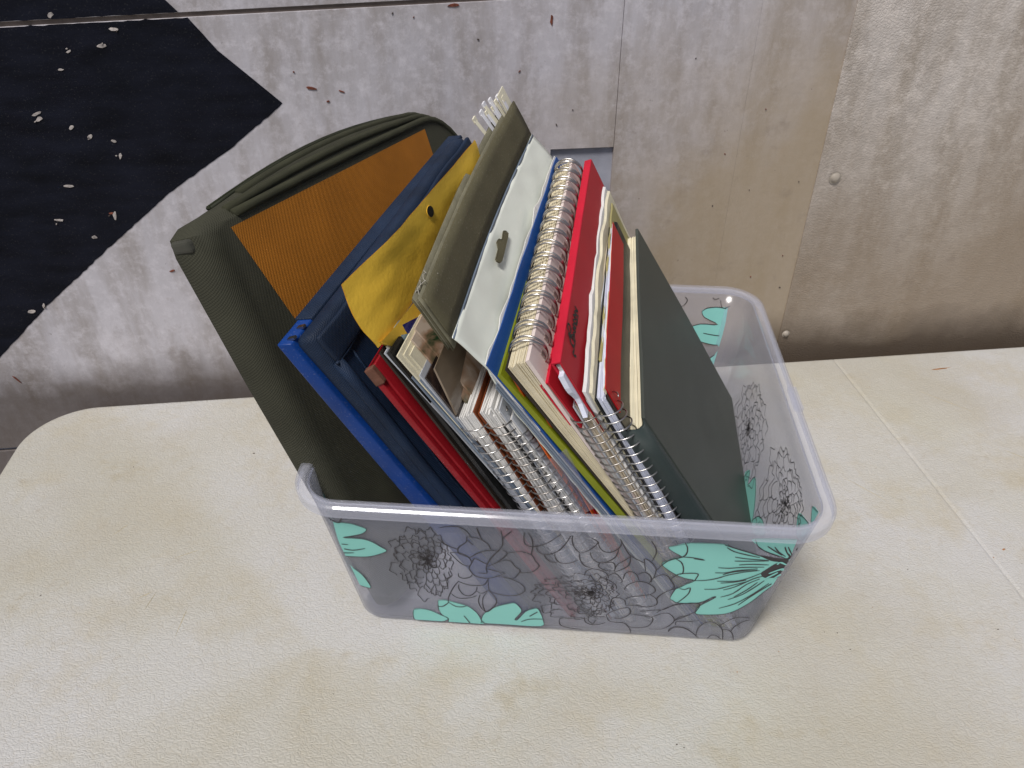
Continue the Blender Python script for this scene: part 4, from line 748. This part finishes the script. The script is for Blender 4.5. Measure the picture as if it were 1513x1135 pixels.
tag(obj('plastic_strip', bm, plastic('clear_tab_plastic', .10, (.95, .95, .97), .08)), 'clear plastic tab strip across the bright folder edges', 'plastic tab')

# --- hanging file with olive band and pale vinyl body
fp6 = [V(x) for x in FOLDER]; prof, fv = fp6[:6], fp6[6]; fvn = fv.normalized(); FDp = fv.length
hf = thing('hanging_file', 'olive hanging file with white index tabs and a pale green vinyl sheet', 'hanging file', prof[-1]+fv*.5)
fn = [(b-a).cross(fv).normalized() for a, b in zip(prof, prof[1:])]; fn = [x if x.x > 0 else -x for x in fn]
def sheet(name, mt, pts, thick, lift=0, wave=.0, d0=0, d1=1.0, nd=24, step=.006):
    bm = bmesh.new(); g = {}
    dense = []
    for i, (a, b) in enumerate(zip(pts, pts[1:])):
        m_ = max(2, int((b-a).length/step))
        for k in range(m_): dense.append(a.lerp(b, k/m_))
    dense.append(pts[-1]); n = len(dense)
    nr = [(dense[min(i+1, n-1)]-dense[max(0, i-1)]).cross(fv).normalized() for i in range(n)]; nr = [x if x.x > 0 else -x for x in nr]
    for l, th_ in enumerate((0, thick)):
        for i, p in enumerate(dense):
            for j in range(nd+1):
                u = d0+(d1-d0)*j/nd
                wv = wave*(noise.noise(V((i*step*37, u*7+i*step*60, 3)))+.5*noise.noise(V((i*step*100, u*22-i*step*90, 8))))
                wv += .0035*math.sin(u*math.pi)*(-1)
                g[l, i, j] = bm.verts.new(p+fv*u+nr[i]*(lift+th_+wv))
    for l in (0, 1):
        for i in range(n-1):
            for j in range(nd):
                bm.faces.new((g[l,i,j], g[l,i+1,j], g[l,i+1,j+1], g[l,i,j+1]))
    for i in range(n-1):
        for j in (0, nd): bm.faces.new((g[0,i,j], g[0,i+1,j], g[1,i+1,j], g[1,i,j]))
    for j in range(nd):
        for i in (0, n-1): bm.faces.new((g[0,i,j], g[0,i,j+1], g[1,i,j+1], g[1,i,j]))
    return obj(name, bm, mt, hf, smooth=True), dense, nr
sheet('vinyl_sheet', vinyl, [prof[1]-fn[1]*.0004, prof[2]-fn[1]*.0020]+[prof[i]-fn[3]*.0050 for i in (3, 4, 5)], .0007, lift=.0012, wave=.0008, nd=60, step=.003)
sheet('olive_band', olivecard, [prof[0], prof[1]], .0009, .0003, .0003)
sheet('band_edge', vinyl_edge, [prof[1]-(prof[1]-prof[0]).normalized()*.0002, prof[1]+(prof[1]-prof[0]).normalized()*.0012], .0006, .0012, .0003)
# slot cut shape (the hand hole shows the dark file behind)
bm = bmesh.new(); sp1, sp2 = prof[1], prof[2]; sn = fn[1]
def spt(t, d): 
    u = d; return sp1+(sp2-sp1)*t+fv*u+sn*(.0034-.0035*math.sin(u*math.pi))
vs = [bm.verts.new(spt(t, d)) for t, d in smoothc(SLOT, True, 2)]; bm.faces.new(vs)
r_ = bmesh.ops.extrude_face_region(bm, geom=bm.faces[:]); bmesh.ops.translate(bm, verts=[x for x in r_['geom'] if isinstance(x, bmesh.types.BMVert)], vec=-sn*.0006)
obj('hand_slot', bm, olivecard, hf)
bm = bmesh.new(); tube(bm, [spt(t, d)+sn*.0002 for t, d in smoothc(SLOT, True, 2)], .00014, 5, closed=True); obj('slot_edge', bm, olivecard, hf, smooth=True)
# folder leaves to the left of the band, tops fanned, joined at the front
for i in range(4):
    off = -fn[0]*(.0011*(i+1)); back = -fn[0]*(.0022*(i+1))
    bm = bmesh.new(); g = {}
    for l, th_ in enumerate((0, -.0006)):
        for a in range(6):
            for j in range(15):
                u = j/14*(1-.004*i); wv = .0006*noise.noise(V((i*5, u*5, a*.3)))-.0035*math.sin(u*math.pi)
                top_ = prof[0]+(prof[0]-prof[1]).normalized()*(.0012*((i*2+1) % 3)-.001)
                g[l, a, j] = bm.verts.new(top_+(prof[1]-prof[0])*(a/5*1.25)+fv*u+off.lerp(back, u)+fn[0]*(th_+wv))
    for l in (0, 1):
        for a in range(5):
            for j in range(14): bm.faces.new((g[l,a,j], g[l,a+1,j], g[l,a+1,j+1], g[l,a,j+1]))
    for a in range(5):
        for j in (0, 14): bm.faces.new((g[0,a,j], g[0,a+1,j], g[1,a+1,j], g[1,a,j]))
    for j in range(14):
        for a in (0, 5): bm.faces.new((g[0,a,j], g[0,a,j+1], g[1,a,j+1], g[1,a,j]))
    obj('file_leaf', bm, olivecard if i % 2 else olivedge, hf, smooth=True)
# frayed corner fibres at the front top
bm = bmesh.new()
for k in range(4):
    p0 = prof[0]+fv*random.uniform(0, .10)-fn[0]*random.uniform(0, .004); pts = [p0]
    for j in range(6): pts.append(pts[-1]+V((random.uniform(-.0015, .0015), random.uniform(0, .003), random.uniform(-.001, .0015))))
    tube(bm, pts, .0002, 4)
obj('frayed_threads', bm, mat('grey_thread', (.35, .33, .28), .8), hf, stuff=True)
# white index tabs sticking up at the back
up = (prof[0]-prof[1]).normalized()
def tabpiece(u0, u1, s, h, mt, lean=0, name='index_tab'):
    bm = bmesh.new(); b0 = prof[0]+fv*u0+fn[0]*s; b1 = prof[0]+fv*u1+fn[0]*s; tn = fn[0]*.0005
    hv = up*h+fn[0]*lean
    box_pts(bm, [b0+up*-.006, b1+up*-.006, b0+hv, b1+hv, b0+up*-.006+tn, b1+up*-.006+tn, b0+hv*.98+tn, b1+hv*.98+tn])
    o = obj(name, bm, mt, hf); mo = o.modifiers.new('b', 'BEVEL'); mo.width = .00018; return o
tabw = mat('white_tab_plastic', (.78, .78, .82), .3, .04, 60); tabc = mat('cream_tab_card', (.74, .70, .55), .6, .05, 60)
tabpiece(.925, .998, -.0012, .012, tabc)
for i, (u0, s, h, ln) in enumerate([(.80, -.0086, .0125, -.003), (.84, -.0072, .012, -.002), (.86, -.0058, .009, -.002), (.875, -.0052, .014, -.003), (.89, -.0044, .008, -.001), (.90, -.0036, .013, -.002), (.915, -.0028, .0095, -.001), (.93, -.0018, .011, -.001), (.94, -.001, .008, 0)]):
    tabpiece(u0, u0+.020, s, h*.85, tabw if i % 3 else tabc, ln)
    bm = bmesh.new(); c = prof[0]+fv*(u0+.014)+fn[0]*s+up*h*.85+fn[0]*ln; box_pts(bm, [c+fv.normalized()*x*.0024+fn[0]*y*.0006+up*z*.0018 for x in (-1, 1) for y in (-1, 1) for z in (-1, 1)]); obj('tab_label', bm, tabw if i % 2 else tabc, hf)
settle(hf)

# --- blue folder and lime folder
s, e = start('blue', 'card_folder', 'bright blue card folder with torn white edge, beside the pale vinyl sheet', 'folder', wob=.0004)
for _a in ('FL', 'FR', 'BL', 'BR'): setattr(s, _a, getattr(s, _a)+s.n*.0012)
s.part('cover', blue_m2, e, 0, .5, 0, s.L, 0, s.D, jit=.0006, nt=8, nd=14); s.part('torn_edge', paper, e, -.35, -.05, -.0012, .05, .001, s.D, jit=.0013, nt=4, nd=24)
s.part('sheet', vinyl_edge, e, -1.6, -1.0, .012, s.L, -.001, s.D-.02)
s.part('sheet', vinyl_edge, e, -2.6, -2.0, .014, s.L, -.0005, s.D-.02)
bm = bmesh.new(); s.block(bm, -.9, -.5, .006, s.L, 0, s.D-.03, 6, 6); obj('sheet', bm, grey_m, e); settle(e)
s, e = start('lime', 'lime_folder', 'lime green card folder just left of the cream wire-bound pad', 'folder', wob=.0006)
s.part('cover', lime_m, e, 0, .82, 0, s.L, 0, s.D, nt=8, nd=10); settle(e)

# --- cream pad bound along its top with double wire loops
s, e = start('cream', 'wire_bound_pad', 'thick cream pad with big silver wire loops along its top edge', 'notebook', wob=.0007); cream = s
e['group'] = 'spiral notebooks in the box'
s.pages('page_block', paper_yell, e, .08, .80, .0005, .0005, 14, .0006)
s.part('back_cover', brown_m, e, -.02, .06, 0, s.L, -.0006, s.D)
s.part('front_cover', paper_pink, e, .84, 1.0, .0005, s.L, -.0002, s.D, label='pinkish white cover facing right')
bm = bmesh.new(); x = .012; R1 = .0094
while x < s.D-.002:
    for dx in (0, .0016):
        c = s.P(.55, .0050, x+dx)+s.n*.0006; pts = []
        for k in range(24):
            a = k*2*math.pi/24+.2; pts.append(c+s.n*math.cos(a)*R1*.98+(-s.dn)*math.sin(a)*R1+s.vu*(.0010*math.sin(a)*(1 if dx else -1)+.001*noise.noise(V((x*300, a, 0)))))
        tube(bm, pts, .00062, 6, closed=True)
    x += .0122+random.uniform(-.0006, .0006)
obj('wire_loops', bm, mat('bright_steel_wire', (.50, .48, .46), .28, .1, 200, metal=1), e, smooth=True)
bm = bmesh.new(); 
for k in range(16):
    d_ = .014+k*.0122; 
    if d_ > s.D-.004: break
    c = s.P(1.0, .010, d_)+s.n*.0003; box_pts(bm, [c+s.n*a*.0003+s.vu*b*.0018+s.dn*g_*.0016 for a in (-1, 1) for b in (-1, 1) for g_ in (-1, 1)])
obj('punched_holes', bm, mat('punch_shadow_paper', (.30, .22, .20), .9), e, stuff=True)
settle(e)

# --- two red spine-up books
def redbook_up(key, label, **k):
    s, e = start(key, 'red_book', label, 'book', wob=.0003, **k); e['group'] = 'red cloth-spined books'
    kk = .0009/s.T
    s.pages('page_block', paper, e, kk*1.4, 1-kk*1.4, .002, .0015, 10, .0007); tc_ = .034 if key == 'red1' else .052
    s.pages('loose_sheets', paper_pink, e, 1-kk*1.3, 1, tc_+.001, .0015, 3, .0006)
    s.part('left_cover', red_cloth, e, 0, kk, 0, .03, 0, s.D); s.part('right_cover', red_cover, e, 1-kk, 1, 0, tc_, 0, s.D, label='right cover of smooth darker red paper')
    s.part('spine', red_cloth, e, 0, 1, -.0012, .0002, 0, s.D, bevel=.0004, nt=1, nd=16)
    return s, e
s, e = redbook_up('red1', 'red cloth-spined book with a wrinkled ruffled spine, lower and left of its twin')
bm = bmesh.new()
for k in range(46):
    d_ = .006+k*(s.D-.012)/46+random.uniform(-.001, .001); tube(bm, [s.P(.05, -.0010, d_), s.P(.4, -.0017, d_+.0016), s.P(.9, -.0010, d_+.003)], .0005, 5)
obj('cloth_wrinkles', bm, red_cloth, e, smooth=True, stuff=True); settle(e)
s, e = redbook_up('red2', 'red cloth-spined book with black script lettering on its cover, higher and right of its twin')
bm = bmesh.new()
def sface(a, b): return s.P(1, a*s.L, b*s.D)+s.n*.00035
for l in SCRIPT:
    pts = smoothc(l, n=4); row = []
    for i, p in enumerate(pts):
        a = V(pts[max(0, i-1)]); b = V(pts[min(len(pts)-1, i+1)]); t = V(((b-a)[0]*s.L, (b-a)[1]*s.D)); t = t.normalized() if t.length else V((1, 0)); wv = .00055*(1+.4*math.sin(i*.9))
        row.append([bm.verts.new(sface(p[0]-t[1]*wv/s.L, p[1]+t[0]*wv/s.D)), bm.verts.new(sface(p[0]+t[1]*wv/s.L, p[1]-t[0]*wv/s.D))])
    for A_, B_ in zip(row, row[1:]): bm.faces.new((A_[0], B_[0], B_[1], A_[1]))
obj('script_lettering', bm, ink, e)
bm = bmesh.new()   # crumpled loose sheet in the open front end
s.block(bm, .2, .75, .006, .034, -.004, .012, 8, 4, .004); obj('crumpled_sheet', bm, paper_cool, e, smooth=False)
settle(e)

# --- crumpled white booklet, khaki booklet, black booklet
s, e = start('crum', 'paper_booklet', 'thin white booklet with rumpled torn top edge, right of the script-lettered red book', 'booklet', wob=.0018)
s.part('sheets', paper, e, 0, .42, 0, s.L, -.001, s.D, jit=.0016, nt=8, nd=26); s.part('sheets', paper_cream, e, .5, .9, .0015, s.L, .0, s.D, jit=.0014, nt=8, nd=26); settle(e)
s2_ = Slab(SLAB['crum'], seed=21, wob=.0006, pinch=.35)
bm = bmesh.new(); s2_.block(bm, 1.1, 1.45, .006, s2_.L, .030, s2_.D-.012, 8, 22, .0012); tag(obj('khaki_booklet', bm, khaki_m), 'narrow khaki card booklet edge right of the rumpled white booklet', 'booklet')
bm = bmesh.new(); s2_.block(bm, 1.6, 2.3, .009, s2_.L, .012, s2_.D-.03, 8, 18, .0003); tag(obj('black_booklet', bm, black_m), 'slim black booklet between the khaki card and the grey-edged notebook', 'booklet')
# --- spiral notebooks E and D
sE, eE = notebook('nbE', 'wire-bound notebook with torn beige page edges, under the two red books', .0076, paper_old, wire_d if False else grey_m, grey_m, wire_d, jit=.0022, dep=.165, s_=.3, pitch=.0060)
sD, eD = notebook('nbD', 'wire-bound notebook with bluish white page edges and a red back cover, beside the green book', .0072, paper_cool, black_m, black_m, wire_m, jit=.0012, pitch=.0064, s_=.5, dep=.16, pinch=.45)
s = sD; s.part('red_divider', red_card, eD, 1.0, 1.08, -.0022, .016, .0035, s.D+.0, nt=6, nd=10)
s.part('frayed_divider', paper_yell, eD, .93, .99, -.0012, .008, .002, s.D*.95, jit=.0022, nt=4, nd=26)
for ch in eD.children: ch.matrix_parent_inverse = Matrix.Translation(eD.location).inverted()

# --- green hardcover book
s, e = start('green', 'green_book', 'large dark green cloth hardcover book with cream pages, rightmost in the box', 'book', wob=.0003)
kk = .0016/s.T
s.pages('page_block', paper_cream, e, -.10, 1-kk*1.1, .0035, .004, 14, .0003, t1=s.L-.003, d1=s.D-.004)
s.part('left_cover', green_cloth, e, -.42, -.13, -.0030, s.L, .0055, s.D, bevel=.0004)
def cov(name, s0, s1, lab=None):
    bm = bmesh.new(); g = {}
    NT, ND = 10, 14
    for l, ss in enumerate((s0, s1)):
        for i in range(NT+1):
            for j in range(ND+1):
                t = s.L*i/NT; d = .0075+(s.D-.0075)*j/ND
                if i == NT: t -= .0006*0
                g[l, i, j] = bm.verts.new(s.P(ss, t, d))
    for i in range(NT):
        for j in range(ND):
            for l in (0, 1): bm.faces.new((g[l,i,j], g[l,i+1,j], g[l,i+1,j+1], g[l,i,j+1]))
    for i in range(NT):
        for j in (0, ND): bm.faces.new((g[0,i,j], g[0,i+1,j], g[1,i+1,j], g[1,i,j]))
    for j in range(ND):
        for i in (0, NT): bm.faces.new((g[0,i,j], g[0,i,j+1], g[1,i,j+1], g[1,i,j]))
    o = obj(name, bm, green_cloth, e, label=lab); mo = o.modifiers.new('b', 'BEVEL'); mo.width = .0006; mo.segments = 3; mo.limit_method = 'ANGLE'; mo.angle_limit = math.radians(50)
cov('right_cover', 1-kk, 1.03)
# rounded spine wrapping from left cover to right cover, with a hinge groove
bm = bmesh.new(); rows = []
for i in range(9):
    t = s.L*i/8; r = []
    for ss, d_ in ((1-kk*.6, .0078), (.98, .0066), (1.0, .0052), (1.04, .0040), (1.02, .0014), (.92, -.0002), (.7, -.0010), (.5, -.0013), (.3, -.0010), (-.2, -.0002), (-.36, .0012), (-.36, .0060), (-.22, .0060), (-.2, .0024), (.3, .0008), (.5, .0004), (.7, .0008), (.9, .0026), (.92, .005)):
        r.append(bm.verts.new(s.P(ss, t, d_)))
    rows.append(r)
for A, B in zip(rows, rows[1:]):
    for k in range(len(A)): bm.faces.new((A[k], A[(k+1) % len(A)], B[(k+1) % len(A)], B[k]))
bm.faces.new(rows[0]); bm.faces.new(rows[-1][::-1])
obj('spine', bm, green_spine, e, smooth=True)
settle(e)
for o in list(bpy.data.objects):     # the wall keeps its own rotation, parts are local to it
    pass
